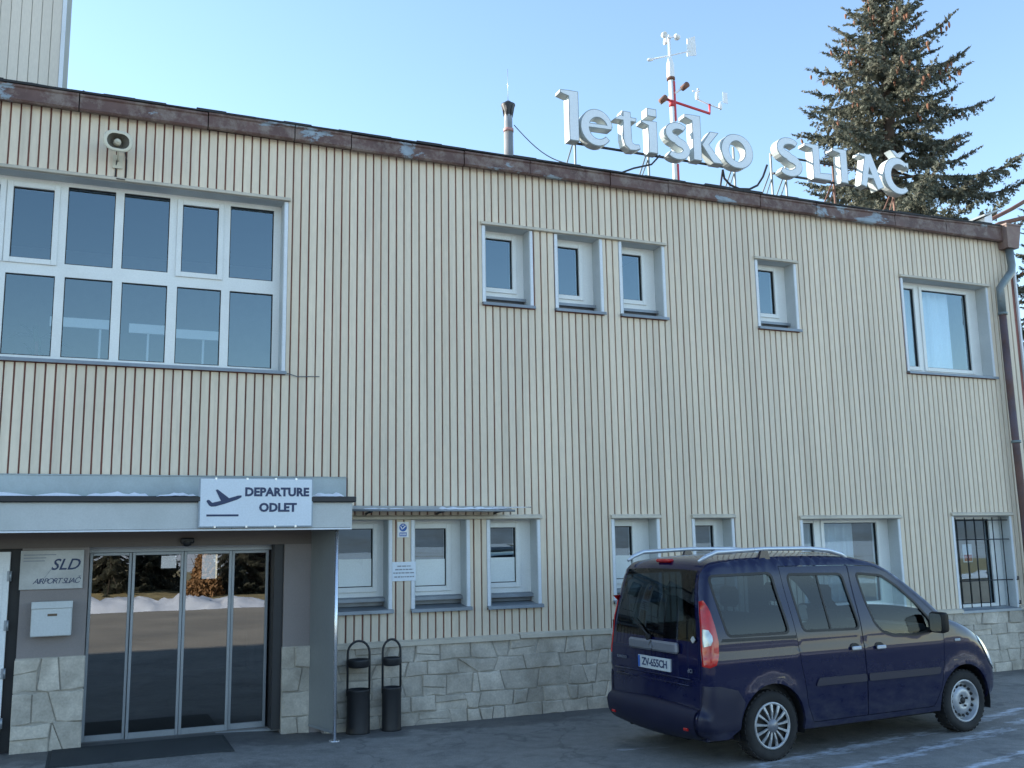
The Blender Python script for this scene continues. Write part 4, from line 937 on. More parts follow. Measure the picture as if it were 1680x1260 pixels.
def base(x, z):
    w = lerpt([(.2, .775), (.35, .808), (.62, .828), (.93, .825), (1.08, .808), (1.65, .70), (1.85, .655)], z)
    w -= .05 * max(0, (x - 2.3) / .9) ** 2 + .025 * max(0, (-.2 - x) / .6) ** 2
    for ax_ in (0.0, 2.59):
        r = sqrt((x - ax_) ** 2 + (z - .305) ** 2)
        if z > .2: w += .012 * exp(-((r - .40) / .04) ** 2)
    w -= .006 * exp(-((z - .985) / .02) ** 2) * (1 if x < 2.3 else 0)
    return w
def Rad(x, z):
    r = .058
    if x < -.4 and z < 1.7: r = .075
    if z < .75 and x < 0: r = .10
    if x > 2.2: r = .058 + (.20 - .058) * min(1, (x - 2.2) / .8) * (1 if z < .95 else max(.35, 1 - (z - .95) / .25))
    return r
def sdist(x, z):
    best = 9
    for (ax_, az), (bx, bz) in zip(OUT, OUT[1:]):
        dx, dz = bx - ax_, bz - az; t = max(0, min(1, ((x - ax_) * dx + (z - az) * dz) / (dx * dx + dz * dz)))
        d = (x - ax_ - t * dx) ** 2 + (z - az - t * dz) ** 2
        if d < best: best = d
    return sqrt(best)
def half(x, z):
    R = Rad(x, z); s = sdist(x, z); b = base(x, z)
    if s < R: b -= R * (1 - sqrt(max(0, 1 - (1 - s / R) ** 2)))
    return b
def inpoly(p, x, z):
    c = False; n = len(p)
    for i in range(n):
        a, b = p[i], p[i - 1]
        if (a[1] > z) != (b[1] > z) and x < (b[0] - a[0]) * (z - a[1]) / (b[1] - a[1]) + a[0]: c = not c
    return c
def dens(poly, step):
    out = []
    for i in range(len(poly)):
        a, b = Vector(poly[i]), Vector(poly[(i + 1) % len(poly)]); n = max(1, int((b - a).length / step))
        out += [tuple(a.lerp(b, k / n)) for k in range(n)]
    return out
def rounded(poly, r, n=4):
    out = []; m = len(poly)
    for i in range(m):
        p, q, s = Vector(poly[i - 1]), Vector(poly[i]), Vector(poly[(i + 1) % m]); a = (p - q); b = (s - q); k = min(r, a.length * .45, b.length * .45)
        A = q + a.normalized() * k; B = q + b.normalized() * k
        for j in range(n + 1): t = j / n; out.append(tuple(A * (1 - t) ** 2 + q * 2 * t * (1 - t) + B * t * t))
    return out
OFFS = []
for i in range(1, len(OUT) - 1):
    d = Vector((OUT[i + 1][0] - OUT[i - 1][0], OUT[i + 1][1] - OUT[i - 1][1])).normalized(); nn = Vector((d.y, -d.x))
    R = Rad(*OUT[i])
    for s in (.16, .32, .52, .75, 1.0): OFFS.append(tuple(Vector(OUT[i]) + nn * R * s))
def side_panel(mb, outer, holes=(), off=0.0, step=.05, flange=.03, side=-1, smooth=True, mi=0):
    outer = dens(outer, .035); holes = [dens(h, .035) for h in holes]
    pts = list(outer); edges = [(i, (i + 1) % len(outer)) for i in range(len(outer))]
    for h in holes:
        b = len(pts); pts += h; edges += [(b + i, b + (i + 1) % len(h)) for i in range(len(h))]
    bpts = list(pts)
    x0, x1 = min(p[0] for p in outer), max(p[0] for p in outer); z0, z1 = min(p[1] for p in outer), max(p[1] for p in outer)
    cand = [(x0 + (i + .5 * (j % 2)) * step, z0 + j * step) for i in range(int((x1 - x0) / step) + 1) for j in range(int((z1 - z0) / step) + 1)]
    cand = [c for c in cand if sdist(*c) > Rad(*c)] + OFFS
    for c in cand:
        if not inpoly(outer, *c) or any(inpoly(h, *c) for h in holes): continue
        if min((c[0] - b[0]) ** 2 + (c[1] - b[1]) ** 2 for b in bpts) < .012 ** 2: continue
        pts.append(c)
    vo, _, fo, *_r = delaunay_2d_cdt([Vector(p) for p in pts], edges, [], 0, 1e-5)
    vs = [(v.x, side * (half(v.x, v.y) + off), v.y) for v in vo]; fs = []
    for f in fo:
        cx = sum(vo[i].x for i in f) / len(f); cz = sum(vo[i].y for i in f) / len(f)
        if inpoly(outer, cx, cz) and not any(inpoly(h, cx, cz) for h in holes): fs.append(f)
    mb.add(vs, fs, mi, smooth)
    if flange:
        for loop in [outer] + holes:
            n = len(loop); a = [(p[0], side * (half(*p) + off), p[1]) for p in loop]; b = [(p[0], side * (half(*p) + off - flange), p[1]) for p in loop]
            mb.add(a + b, [(i, (i + 1) % n, n + (i + 1) % n, n + i) for i in range(n)], mi, False)
    return mb
def grow(poly, d): return shrink(poly, -d)
def arcp(cx, cz, r, a0, a1, n=16): return [(cx + r * cos(radians(a0 + (a1 - a0) * i / n)), cz + r * sin(radians(a0 + (a1 - a0) * i / n))) for i in range(n + 1)]
WR = .385
ar = arcp(0, .305, WR, 190, -8); af = arcp(2.59, .30, WR, 188, -10)
BODY = [OUT[0]] + [(-.50, .235)] + [p for p in ar if p[1] > .24] + [(.47, .245), (2.12, .245)] + [p for p in af if p[1] > .24] + list(reversed(OUT[1:]))
FD = [(1.205, .30), (2.12, .30), (2.215, .47), (2.285, .72), (2.315, 1.0), (2.27, 1.185), (2.08, 1.36), (1.88, 1.52), (1.70, 1.64), (1.52, 1.705), (1.17, 1.725), (1.19, 1.2)]
FW = rounded([(1.265, 1.645), (1.60, 1.615), (1.80, 1.50), (2.0, 1.33), (2.17, 1.14), (2.155, 1.045), (1.93, 1.015), (1.60, 1.035), (1.46, 1.075), (1.375, 1.16), (1.31, 1.38)], .04)
SD = [(.275, 1.735), (1.155, 1.725), (1.178, 1.2), (1.193, .30), (.50, .30), (.43, .46), (.395, .70), (.365, .85), (.345, 1.1)]
SW = rounded([(.36, 1.66), (1.07, 1.645), (1.165, 1.115), (.435, 1.13)], .06)
QW = rounded([(-.575, 1.67), (.165, 1.68), (.262, 1.125), (-.468, 1.13)], .06)
LAMP = [(-.712, 1.45), (-.655, 1.455), (-.625, 1.36), (-.60, 1.22), (-.588, 1.09), (-.60, .97), (-.635, .89), (-.70, .87), (-.732, .88), (-.722, 1.05), (-.703, 1.25), (-.681, 1.40)]
HEADL = [(2.90, .955), (3.0, .885), (3.085, .79), (3.125, .68), (3.13, .60), (3.085, .595), (3.02, .66), (2.95, .78), (2.88, .90)]
def cpart(name, mb, mtl, parent=car, label=None):
    o = mb.build(name, mtl, parent, world_coords=False)
    if label: o['label'] = label
    return o
# arc-length table of the outline for the parts that run across the car
def cap(mb, i0, i1, v0, v1, nv=16, off=0.0, mi=0, crown=True):
    """strip across the car over outline points i0..i1 and widths v0..v1"""
    idx = list(range(i0, i1 + 1)); vs = []
    for i in idx:
        x, z = OUT[i]; a = OUT[max(0, i - 1)]; b = OUT[min(len(OUT) - 1, i + 1)]; d = Vector((b[0] - a[0], b[1] - a[1])).normalized(); nx_, nz_ = -d.y, d.x
        fe = base(x, z) - Rad(x, z)
        c = (.035 if z > 1.0 or x < 0 else .10) * (1 if crown else 0)
        if 1.3 < x < 2.5: c = .06
        for k in range(nv + 1):
            v = v0 + (v1 - v0) * k / nv; q = c * (1 - v * v) + off
            vs.append((x + nx_ * q, v * fe, z + nz_ * q))
    n = nv + 1
    mb.add(vs, [(r * n + k, r * n + k + 1, (r + 1) * n + k + 1, (r + 1) * n + k) for r in range(len(idx) - 1) for k in range(nv)], mi, True); return mb
def oi(x=None, z=None, lo=0, hi=None):
    """index of the outline point closest to a place"""
    return min(range(len(OUT)), key=lambda i: (OUT[i][0] - x) ** 2 + (OUT[i][1] - z) ** 2)
b = MB()
for sd_ in (-1, 1): side_panel(b, BODY, [grow(FD, .0055), grow(SD, .0055), QW], side=sd_)
iT0, iW0, iW1, iR0, iF0, iF1, iH = oi(-.745, .50), oi(-.718, 1.09), oi(-.60, 1.71), oi(-.55, 1.765), oi(1.58, 1.745), oi(2.36, 1.215), oi(3.04, .9)
cap(b, 0, iT0, -1, 1); cap(b, iR0, iF0, -1, 1); cap(b, iF0, iF1, -1, -.955, 2); cap(b, iF0, iF1, .955, 1, 2); cap(b, iF1 + 1, len(OUT) - 1, -1, 1)
b.box(-.68, 3.0, -.70, .70, .22, .30)
body = cpart('body', b, M['paint'])
tg = MB(); cap(tg, iT0, iW0, -.985, .985); cap(tg, iW0, iW1, -.985, -.93, 2); cap(tg, iW0, iW1, .93, .985, 2); cap(tg, iW1, iR0, -.985, .985)
tgo = cpart('tailgate', tg, M['paint'])
w = MB(); cap(w, iW0, iW1, -.935, .935, off=.004); cpart('rear_window', w, M['carglass'], tgo)
w = MB(); cap(w, iF0, iF1, -.95, .95, off=-.002); cpart('windscreen', w, M['carglassclear'])
for sd_ in (-1, 1):
    fd = MB(); side_panel(fd, FD, [FW], side=sd_); fdo = cpart('front_door', fd, M['paint'])
    rd = MB(); side_panel(rd, SD, [SW], side=sd_); rdo = cpart('sliding_door', rd, M['paint'])
    for poly, par, gm, nm in ((FW, fdo, 'carglassclear', 'window'), (SW, rdo, 'carglass', 'window'), (QW, body, 'carglass', 'quarter_window')):
        q = MB(); side_panel(q, grow(poly, .004), off=-.012, flange=0, side=sd_, step=.08); go = cpart(nm, q, M[gm], par)
        q = MB(); side_panel(q, grow(poly, .012), [shrink(poly, .012)], off=.0025, flange=.012, side=sd_, step=.3); cpart('window_seal', q, M['blackplastic'], par)
    q = MB(); side_panel(q, [(.735, 1.652), (.755, 1.652), (.80, 1.125), (.78, 1.125)], off=-.006, flange=.004, side=sd_, step=.2); cpart('window_divider', q, M['blackplastic'], rdo)
    q = MB(); side_panel(q, rounded([(.52, .625), (1.18, .62), (1.178, .69), (.56, .695)], .02), off=.013, flange=.02, side=sd_, step=.2); cpart('door_moulding', q, M['plastic'], rdo)
    q = MB(); side_panel(q, rounded([(1.21, .62), (2.20, .615), (2.225, .68), (1.21, .69)], .02), off=.013, flange=.02, side=sd_, step=.2); cpart('door_moulding', q, M['plastic'], fdo)
    q = MB(); side_panel(q, [(-.55, 1.085), (.335, 1.07), (.335, 1.10), (-.53, 1.112)], off=.002, flange=.01, side=sd_, step=.2); cpart('slide_track', q, M['blackplastic'], body)
    for x, z, par in ((1.055, .94, rdo), (1.385, .93, fdo)):
        y = half(x, z); q = MB(); q.bbox(x - .055, x + .065, sd_ * (y + .012), sd_ * (y + .036), z - .018, z + .018, .008); cpart('door_handle', q, M['rail'], par)
        q = MB(); q.add([(x - .06 + .12 * (0.5 + .5 * cos(t * pi / 8)), sd_ * (y + .003), z + .012 + .034 * sin(t * pi / 8)) for t in range(16)], [tuple(range(16))]); cpart('handle_recess', q, M['blackplastic'], par)
    q = MB(); side_panel(q, LAMP, off=.014, flange=.02, side=sd_, step=.03); lp = cpart('tail_lamp', q, M['lampred'])
    q = MB(); LC = [(-.712, 1.205), (-.677, 1.198), (-.655, 1.15), (-.655, 1.105), (-.677, 1.065), (-.718, 1.05)]; side_panel(q, LC, off=.026, flange=.012, side=sd_, step=.03); cpart('reversing_lens', q, M['lampclear'], lp)
    q = MB(); side_panel(q, HEADL, off=.01, flange=.02, side=sd_, step=.03); hl = cpart('headlight', q, M['lampclear'])
    q = MB(); y = half(2.50, .935); q.bbox(2.47, 2.55, sd_ * (y - .002), sd_ * (y + .012), .92, .945, .005); cpart('side_repeater', q, M['lampclear'])
    # bumper skins
    q = MB(); side_panel(q, [(-.785, .31), (-.405, .32), (-.395, .42), (-.345, .555), (-.42, .66), (-.60, .705), (-.735, .71), (-.742, .60), (-.75, .51), (-.80, .45), (-.808, .38)], off=.018, flange=.02, side=sd_, step=.04); cpart('bumper_corner', q, M['plastic'])
    # mirror
    q = MB(); ring_ = []
    for k, (d, w_, h_) in enumerate(((-.045, .03, .06), (-.02, .08, .098), (.03, .085, .105), (.06, .078, .098))):
        ring_.append([(2.12 + .03 - d * 1.2, sd_ * (.935 + a), 1.135 + b_) for a, b_ in rrect(w_, h_, .035, 4)])
    loft(q, ring_[::-1]); loft(q, ring_, cap=True); q.tube([(2.13, sd_ * .79, 1.05), (2.13, sd_ * .88, 1.07)], .03, 8)
    mi_ = cpart('door_mirror', q, M['blackplastic'], fdo)
    q = MB(); q.add([(2.076, sd_ * (.935 + a), 1.135 + b_) for a, b_ in rrect(.07, .09, .03, 4)], [tuple(range(20))]); cpart('mirror_glass', q, M['chrome'], fdo)
    # roof rail with feet
    y = .60; q = MB(); q.tube([(-.60, sd_ * .585, 1.80), (-.52, sd_ * y, 1.845), (-.40, sd_ * y, 1.885), (.2, sd_ * y, 1.905), (.75, sd_ * y, 1.90), (1.02, sd_ * y, 1.875), (1.18, sd_ * y, 1.835), (1.26, sd_ * .595, 1.795)], [.016, .022, .023, .021, .021, .023, .022, .014], 8)
    rl = cpart('roof_rail', q, M['rail'])
    q = MB()
    for x in (.17,): q.add([(x - .07, sd_ * y - .02, 1.80), (x + .07, sd_ * y - .02, 1.80), (x + .045, sd_ * y - .015, 1.90), (x - .03, sd_ * y - .015, 1.90), (x - .07, sd_ * y + .02, 1.80), (x + .07, sd_ * y + .02, 1.80), (x + .045, sd_ * y + .015, 1.90), (x - .03, sd_ * y + .015, 1.90)], [(0, 1, 2, 3), (7, 6, 5, 4), (0, 4, 5, 1), (1, 5, 6, 2), (2, 6, 7, 3), (3, 7, 4, 0)])
    cpart('rail_foot', q, M['paint'], rl)
    # wheel arch liners
    for cx in (0, 2.59):
        q = MB(); A = arcp(cx, .302, WR + .004, -14, 194, 24); vs = [(x, sd_ * .79, z) for x, z in A] + [(x, sd_ * .46, z) for x, z in A]; n = len(A)
        q.add(vs + [(cx, sd_ * .46, .3)], [(i, i + 1, n + i + 1, n + i) for i in range(n - 1)] + [(n + i, n + i + 1, 2 * n) for i in range(n - 1)]); cpart('wheel_arch', q, M['blackplastic'], body)
# tailgate details
def rx(z): return lerpt(sorted([(p[1], p[0]) for p in OUT[:iR0]]), z) - .034
q = MB(); q.bbox(rx(1.0) - .04, rx(1.0) + .01, -.45, .34, .965, 1.065, .018); bar = cpart('tailgate_handle', q, M['greybar'], tgo)
q = MB(); fnr = lambda u, v, d: (rx(1.015) - .038 - d, -.055 - u, 1.015 + v)
D = [(0, .042), (.032, 0), (0, -.042), (-.032, 0)]
q.ribbon(D, .012, fnr, .008, 0, closed=True); cpart('emblem', q, M['chrome'], tgo)
q = MB(); q.bbox(rx(.85) - .012, rx(.85) + .02, -.32, .20, .79, .908, .003); pl = cpart('number_plate', q, M['plate'], tgo)
px = rx(.85) - .0125
q = MB(); q.box(px - .001, px, .165, .197, .795, .903); cpart('plate_band', q, M['blue'], tgo)
text_part('plate_lettering', 'ZV-655CH', .098, tgo, M['ink'], lambda u, v, d: (px - .0015 - d, -.075 - u, .849 + v), bold=.002, spacing=.92)
text_part('lettering', 'KANGOO', .036, tgo, M['greybar'], lambda u, v, d: (rx(.88) - .004 - d, .50 - u, .86 + v), bold=.001, spacing=1.1)
text_part('lettering', 'dCi', .05, tgo, M['greybar'], lambda u, v, d: (rx(.84) + .006 - d, -.60 - u, .83 + v), bold=.001)
q = MB(); fne = lambda u, v, d: (rx(1.11) - .0 - d, -.645 - u, 1.108 + v); q.prism([(0, .03), (.028, 0), (0, -.03), (-.028, 0)], fne, .006, -.01); cpart('sticker', q, M['oldsign'], tgo)
q = MB(); q.tube([(rx(.70) + .004, y_, .70 + .0 * y_) for y_ in (-.60, -.3, 0, .3, .60)], .008, 6); q.tube([(rx(.755) - .0, y_, .755) for y_ in (-.62, -.3, 0, .3, .62)], .009, 6); cpart('crease', q, M['paint'], tgo)
q = MB(); q.tube([(rx(1.13) - .02, .02, 1.09), (rx(1.2) - .025, .16, 1.18), (rx(1.24) - .02, .30, 1.25)], [.012, .008, .006], 6); q.tube([(rx(1.1) - .01, .02, 1.085), (rx(1.1) - .04, .02, 1.085)], .03, 10); cpart('rear_wiper', q, M['blackplastic'], tgo)
q = MB(); q.bbox(-.60, -.53, -.12, .10, 1.79, 1.825, .012); cpart('high_brake_lamp', q, M['lampred'])
q = MB(); cap(q, 2, iT0 - 1, -1.03, 1.03, off=.018); cap(q, iT0 - 1, iT0 + 1, -1.02, 1.02, off=.010); cpart('rear_bumper', q, M['plastic'])
for s in (-1, 1): q = MB(); q.bbox(-.838, -.81, s * .56, s * .62, .315, .34, .005); cpart('reflector', q, M['lampred'])
q = MB(); q.tube([(-.3, .35, .24), (-.78, .36, .25)], .024, 10); q.bbox(-.55, 2.9, -.55, .55, .17, .235, .02); q.tube([(0, -.62, .3), (0, .62, .3)], .05, 8); q.bbox(-.35, -.1, -.3, .3, .2, .3, .03); q.bbox(-.60, -.30, -.30, .30, .16, .24, .03); cpart('underbody', q, M['blackplastic'])
q = MB(); cap(q, oi(3.10, .80), oi(3.17, .62), -.55, .55, off=.004); cpart('grille', q, M['blackplastic'])
q = MB(); cap(q, oi(3.175, .55), oi(3.16, .34), -1.0, 1.0, off=.012); cpart('front_bumper', q, M['plastic'])
# cabin
q = MB(); q.box(-.66, 2.28, -.70, .70, .30, .74); q.bbox(1.95, 2.30, -.70, .70, .74, 1.10, .06); q.bbox(-.66, .10, -.66, .66, .74, .98, .02)
q.lathe((1.72, .37, 1.02), (-.85, 0, .5), [(-.012, .17), (0, .187), (.012, .17), (0, .158), (-.012, .17)], 20); q.tube([(1.74, .37, 1.0), (1.98, .37, .92)], .035, 8); cpart('cabin', q, M['blackplastic'])
for x, ys_ in ((1.22, (-.36, .36)), (.32, (-.44, 0, .44))):
    for y_ in ys_:
        w_ = .23 if x > 1 else .2; q = MB(); q.bbox(x - .05, x + .45, y_ - w_, y_ + w_, .74, .88, .05)
        A = [(x - .02, .82), (x + .10, .86), (x - .02, 1.28), (x - .12, 1.28)]
        q.prism(A, lambda u, v, d: (u, y_ + d, v), -w_ * .92, w_ * .92); q.bbox(x - .15, x - .05, y_ - .13, y_ + .13, 1.33, 1.53, .04); q.tube([(x - .09, y_ - .06, 1.25), (x - .10, y_ - .06, 1.36)], .008, 6); q.tube([(x - .09, y_ + .06, 1.25), (x - .10, y_ + .06, 1.36)], .008, 6)
        cpart('seat', q, M['seat'])
# wheels
def wheel(cx, cz, sd_, rear):
    yo = sd_ * .80; ax_ = (0, sd_, 0); r = .312
    root = MB(); root.lathe((cx, sd_ * .61, cz), ax_, [(0, .19), (0, .27), (.02, .30), (.05, r - .002), (.095, r), (.14, r - .002), (.172, .302), (.188, .28), (.19, .262), (.186, .225), (.176, .208), (.165, .205), (.165, .19)], 48)
    for i in range(60):
        t = 2 * pi * i / 60; root.box(0, 0, 0, 0, 0, 0) if False else None
    wo = cpart('wheel', root, M['tyre'])
    q = MB()
    for i in range(36):
        for w0, w1, dt in ((.02, .08, 0), (.11, .17, .5)):
            t = 2 * pi * (i + dt) / 36; c_, s_ = cos(t), sin(t); e = .016
            def pt(rr, tt, yy): return (cx + rr * c_ - tt * s_, sd_ * (.61 + yy), cz + rr * s_ + tt * c_)
            q.add([pt(r - .006, -e, w0), pt(r - .006, e, w0), pt(r - .006, e, w1), pt(r - .006, -e, w1), pt(r + .0035, -e * .8, w0), pt(r + .0035, e * .8, w0), pt(r + .0035, e * .8, w1), pt(r + .0035, -e * .8, w1)], [(4, 5, 6, 7), (0, 1, 5, 4), (1, 2, 6, 5), (2, 3, 7, 6), (3, 0, 4, 7)])
    cpart('tread', q, M['tyre'], wo)
    if rear:
        q = MB(); q.lathe((cx, sd_ * .76, cz), ax_, [(0, .0), (0, .20)], 32); cpart('wheel_disc', q, M['blackplastic'], wo)
        q = MB(); q.lathe((cx, sd_ * .76, cz), ax_, [(.02, .212), (.036, .208), (.036, .192), (.022, .186)], 40)
        for i in range(13):
            t = 2 * pi * i / 13 + .12; c_, s_ = cos(t), sin(t)
            def pt(rr, tt, yy): return (cx + rr * c_ - tt * s_, sd_ * (.76 + yy), cz + rr * s_ + tt * c_)
            vs = []
            for rr, hw, y_ in ((.05, .009, .034), (.12, .011, .042), (.195, .017, .032)): vs += [pt(rr, -hw, y_ - .012), pt(rr, -hw * .7, y_), pt(rr, hw * .7, y_), pt(rr, hw, y_ - .012)]
            q.add(vs, [(k * 4 + j, k * 4 + j + 1, k * 4 + 5 + j, k * 4 + 4 + j) for k in range(2) for j in range(3)] + [(8, 9, 10, 11)], 0)
        cpart('wheel_cover', q, M['rim'], wo)
        q = MB(); q.lathe((cx, sd_ * .76, cz), ax_, [(.03, .062), (.045, .055), (.047, .0)], 24); cpart('hub_cap', q, M['greybar'], wo)
    else:
        q = MB(); q.lathe((cx, sd_ * .76, cz), ax_, [(.03, .212), (.036, .20), (.02, .19), (-.03, .182), (-.035, .17), (.0, .125), (.012, .11), (.008, .07), (.0, .05), (.0, .035)], 40); cpart('steel_rim', q, M['rim'], wo)
        q = MB()
        for i in range(16):
            t = 2 * pi * i / 16; c = Vector((cx + .148 * cos(t), sd_ * .748, cz + .148 * sin(t))); q.lathe(c, ax_, [(0, .0), (.003, .017)], 10)
        for i in range(16):
            t = 2 * pi * i / 16; c = Vector((cx + .150 * cos(t), sd_ * .757, cz + .150 * sin(t))); q.lathe(c, (cos(t) * -.63, sd_ * .77, sin(t) * -.63), [(-.006, .016), (.004, .016), (.004, 0)], 10)
        cpart('rim_hole', q, M['blackplastic'], wo)
        q = MB()
        for i in range(4): t = 2 * pi * i / 4 + .4; q.lathe((cx + .055 * cos(t), sd_ * .758, cz + .055 * sin(t)), ax_, [(0, .012), (.022, .011), (.022, 0)], 8)
        q.lathe((cx, sd_ * .745, cz), ax_, [(0, .036), (.02, .034), (.025, 0)], 14); cpart('wheel_bolt', q, M['blackplastic'], wo)
for s in (-1, 1): wheel(0, .31, s, True); wheel(2.59, .31, s, False)

# ---------------------------------------------------------------- trees
def bark(): return mat('spruce_bark', (.10, .075, .06), .9, var=.3, scale=6, bump=.6)
def foliage(name, a, b, c):
    m, nt, out = newmat(name); p = N(nt, 'ShaderNodeBsdfPrincipled'); v = pos(nt)
    n1 = noise(nt, v, 1.6, 4); n2 = noise(nt, v, 9, 3)
    col = mixc(nt, ramp(nt, n1, .35, .65), a, b); col = mixc(nt, math_(nt, 'MULTIPLY', ramp(nt, n2, .5, .75), .6), col, c)
    nt.links.new(col, p.inputs['Base Color']); p.inputs['Roughness'].default_value = .75; p.inputs['Specular IOR Level'].default_value = .2
    t = N(nt, 'ShaderNodeBsdfTranslucent'); nt.links.new(col, t.inputs[0]); mx = N(nt, 'ShaderNodeMixShader'); mx.inputs[0].default_value = .25
    nt.links.new(p.outputs[0], mx.inputs[1]); nt.links.new(t.outputs[0], mx.inputs[2]); nt.links.new(mx.outputs[0], out.inputs[0]); return m
M['bark'] = bark(); M['needles'] = foliage('spruce_needles', (.10, .115, .09), (.17, .17, .125), (.235, .20, .15))
M['cone'] = mat('spruce_cone', (.20, .085, .045), .8, var=.3, scale=8)
class Soup:
    def __init__(s): s.v = []; s.f = []
    def tri(s, a, b, c): n = len(s.v); s.v += [a, b, c]; s.f.append((n, n + 1, n + 2))
    def build(s, name, mtl, parent):
        me = bpy.data.meshes.new(name); me.from_pydata(s.v, [], s.f); me.materials.append(mtl); me.update(); return link(name, me, parent)
def spruce(name, label, loc, H, Rm, seed, zlow=2.0, dens_=1.0, cones=True, group=None, lean=(0, 0)):
    """base of the tree at loc; limbs are drooping arms set with hanging needle twigs"""
    r = random.Random(seed); t = thing(name, label, 'tree', loc, 0, group); U = r.uniform
    tr = MB(); n = 12; tr.tube([(lean[0] * (i / n) ** 1.5 + U(-.02, .02), lean[1] * i / n, H * i / n) for i in range(n + 1)], [.30 * (1 - i / n) ** .8 * H / 16 + .015 for i in range(n + 1)], 10)
    tr.build('trunk', M['bark'], t, False)
    S = Soup(); CN = MB(); LB = MB()
    def needles(p, d, L, w):
        """brush of needle blades along a twig"""
        k = max(4, int(L / .028)); a = d.cross(Vector((0, 0, 1))); a = a.normalized() if a.length > .01 else Vector((1, 0, 0)); b = d.cross(a)
        for i in range(k):
            f = (i + r.random()) / k; q = p + d * (L * f); th = U(0, 2 * pi); rad = a * cos(th) + b * sin(th)
            e = q + (rad * U(.6, 1.1) + d * U(.5, 1.0)) * w * (1.15 - .5 * f); s = d.cross(rad) * (.026 + .016 * r.random())
            S.tri(q - s, q + s, e)
    z = zlow; gold = 2.39996; az = U(0, 6)
    while z < H - .25:
        f = (H - z) / (H - zlow); nb = 3 if f > .12 else 2
        for k in range(nb):
            az += gold + U(-.35, .35)
            L = Rm * (f ** .72) * U(.52, 1.06) * (1.14 if r.random() < .16 else 1) + .18
            base_ = Vector((lean[0] * (z / H) ** 1.5, lean[1] * z / H, z + U(-.12, .12))); hd = Vector((cos(az), sin(az), 0)); el0 = .35 - .75 * min(1, f * 1.3) + U(-.1, .1); pts = []
            ns = max(5, int(L / .22)); cur = base_.copy()
            for i in range(ns + 1):
                u = i / ns; el = el0 - .35 * sin(pi * min(u * 1.3, 1)) * f + .85 * max(0, u - .5) ** 1.1 * 2 * min(1, f + .25)
                pts.append(cur.copy()); cur = cur + (hd * cos(el) + Vector((0, 0, sin(el)))) * (L / ns)
            LB.tube(pts, [.035 * (1 - i / (ns + 1)) * (L / 3) + .006 for i in range(ns + 1)], 4, caps=False)
            side = Vector((-hd.y, hd.x, 0))
            for i in range(1, ns + 1):
                u = i / ns; p = pts[i]; d = (pts[i] - pts[i - 1]).normalized(); env = (sin(pi * (u * .82 + .12)) ** .8)
                if u < .22 and f > .3 and r.random() < .6: continue
                for s in (-1, 1, -1, 1, 1, -1):
                    if r.random() > .86 * dens_: continue
                    tl = (.16 + .34 * L / 3) * env * U(.6, 1.15); dr = -U(.15, .85) if u < .85 else U(-.3, .3)
                    td = (d * U(.35, .9) + side * s * U(.55, 1.1) + Vector((0, 0, dr))).normalized()
                    needles(p - d * U(0, L / ns), td, tl, .098)
                    if tl > .28:
                        for j in range(2): m_ = p + td * tl * U(.25, .8); needles(m_, (td * .6 + side * s * U(-.8, .8) + Vector((0, 0, -U(.2, .9)))).normalized(), tl * .55, .075)
                needles(p, d, L / ns * 1.1, .10)
                if u > .98: needles(p, d, .2, .07)
            if cones and f < .40 and r.random() < .62:
                for c in range(r.randint(2, 6)):
                    p = pts[r.randint(ns // 2, ns)] + Vector((U(-.12, .12), U(-.12, .12), U(-.1, .02))); CN.lathe(p, (U(-.2, .2), U(-.2, .2), -1), [(0, 0), (.03, .028), (.09, .034), (.15, .02), (.18, 0)], 6)
        z += (.105 + .115 * f) / dens_ * U(.8, 1.2)
    needles(Vector((lean[0], lean[1], H - .5)), Vector((0, 0, 1)), .6, .14); needles(Vector((lean[0], lean[1], H - .7)), Vector((0, 0, 1)), .6, .16)
    LB.build('limb', M['bark'], t, False); S.build('crown', M['needles'], t)
    if CN.v: CN.build('cone', M['cone'], t, False)['kind'] = 'stuff'
    return t
def copy_thing(o, loc, rz, sc, label, group=None):
    c = o.copy(); COL.objects.link(c); c.location = loc; c.rotation_euler = (0, 0, rz); c.scale = (sc, sc, sc); c['label'] = label
    if group: c['group'] = group
    for ch in o.children: d = ch.copy(); COL.objects.link(d); d.parent = c
    return c
sp1 = spruce('spruce_tree', 'tall grey-green spruce with brown cones behind the roof sign', (19.3, 8.2, 0), 17.7, 4.65, 21, zlow=5.5, lean=(.45, 0))
copy_thing(sp1, (24.1, 6.6, 0), 2.1, .66, 'dark spruce whose limbs show past the downpipe corner at the right edge')
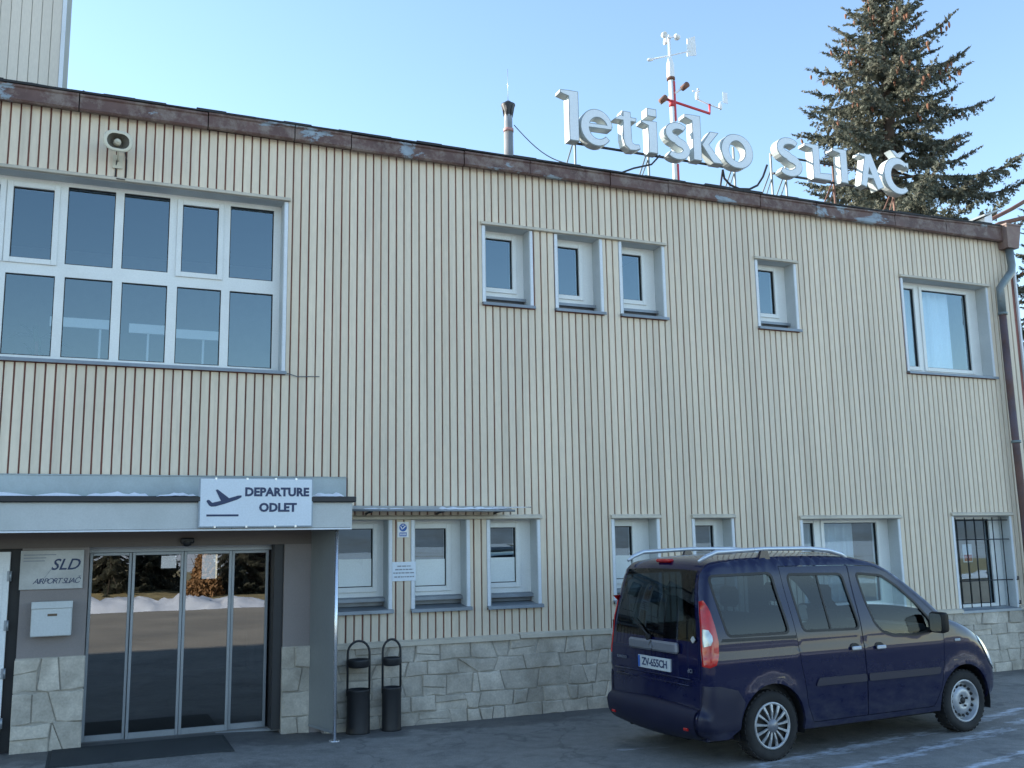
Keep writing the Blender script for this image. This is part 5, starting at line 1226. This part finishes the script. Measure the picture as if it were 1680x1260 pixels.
# what the panes mirror: sunlit verge, snow bank and trees on the far side of the forecourt
GRP = 'trees across the forecourt mirrored in the entrance glass'
for i, (x, y, rz, s) in enumerate(((-3.4, -29, .5, .40), (-1.2, -30, 2.5, .42), (.6, -29.5, 1.9, .40), (2.2, -31, 4.4, .43), (5.6, -30, 3.0, .40), (7.2, -33, 5.2, .42), (-6.5, -31, 5.0, .44), (24, -40, .9, .5))):
    copy_thing(sp1, (x, y, -4.2 * s), rz, s, 'dark spruce across the forecourt mirrored in the entrance glass', GRP)
def bush(loc, R, col, seed, label, name='autumn_shrub'):
    r = random.Random(seed); t = thing(name, label, 'shrub', loc); S = Soup(); st = MB()
    for i in range(14):
        a = r.uniform(0, 2 * pi); e = Vector((cos(a) * R * .6, sin(a) * R * .6, R * r.uniform(1.0, 2.2))); st.tube([(0, 0, 0), e * .5 + Vector((0, 0, .2)), e], [.03, .02, .008], 5)
    st.build('stem', M['bark'], t, False)
    for i in range(2600):
        a = r.uniform(0, 2 * pi); z = r.uniform(.1, 2.4) * R; w = R * (1.0 - .36 * z / R) * sqrt(r.random()); p = Vector((cos(a) * w, sin(a) * w, z)); d = Vector((r.uniform(-1, 1), r.uniform(-1, 1), r.uniform(-1, 1))).normalized(); s = d.orthogonal().normalized()
        S.tri(p - s * .05, p + s * .05, p + d * .16)
    S.build('crown', mat(name + '_leaf', col, .8, var=.3), t)
bush((4.25, -28.5, 0), .85, (.26, .14, .06), 3, 'orange-leaved shrub across the forecourt mirrored in the entrance glass')
bush((2.7, -32.5, 0), 1.25, (.07, .045, .035), 4, 'dark brown shrub across the forecourt mirrored in the entrance glass')
bush((6.6, -31.5, 0), 1.3, (.06, .045, .04), 6, 'dark shrub across the forecourt mirrored at the right end of the entrance glass')
mb = MB(); r = random.Random(4); n = 420; rows = 8; vs = []; h = .3
for i in range(n + 1):
    x = -40 + 100 * i / n; h = min(.42, max(.10, h + r.uniform(-.09, .09)))
    for k in range(rows): t = k / (rows - 1); vs.append((x + r.uniform(-.15, .15), -22.3 - 2.6 * t + r.uniform(-.12, .12), h * sin(pi * t) * r.uniform(.6, 1.25) + .004))
mb.add(vs, [(i * rows + k, (i + 1) * rows + k, (i + 1) * rows + k + 1, i * rows + k + 1) for i in range(n) for k in range(rows - 1)], 0, True)
tag(mb.build('snow_bank', M['snow']), 'ridge of ploughed snow across the forecourt', 'snow', kind='stuff')
mb = MB(); vs = []
for j in range(6):
    for i in range(61): vs.append((-60 + 2.4 * i, -25 - 3.6 * j, .02 + (.30 * max(.15, min(1, (7 - (-60 + 2.4 * i)) / 6)) + r.uniform(-.04, .04)) * j))
mb.add(vs, [(j * 61 + i, j * 61 + i + 1, (j + 1) * 61 + i + 1, (j + 1) * 61 + i) for j in range(5) for i in range(60)], 0, True)
tag(mb.build('verge', mat('dry_grass', (.34, .27, .13), .9, var=.3, scale=1.5, fine=.3, fscale=12)), kind='structure', label='dry grass bank across the forecourt')

hb = MB(); r = random.Random(12); vs = []; n = 90
for i in range(n + 1):
    x = -900 + 1900 * i / n; h = 24 + 6 * sin(i * .23) + 4 * sin(i * .61 + 1) + r.uniform(-2, 2)
    for k, (dy, f) in enumerate(((0, 0), (-25, .22), (-60, .55), (-120, .85), (-190, 1.0), (-320, .9))): vs.append((x, -330 + dy, -.1 + h * f + r.uniform(-1.5, 1.5) * f))
hb.add(vs, [(i * 6 + k, (i + 1) * 6 + k, (i + 1) * 6 + k + 1, i * 6 + k + 1) for i in range(n) for k in range(5)], 0, True)
tag(hb.build('added_ridge', mat('hazy_ridge', (.20, .23, .26), .95, var=.2, scale=.03, fine=.3, fscale=.3, dirt=(.16, .14, .11), dirt_amt=.7, dirt_scale=.015)), kind='structure', label='unseen ridge added to keep the bright horizon out of the panes')  # unseen ridge added to block the low sky; haze put into its colour
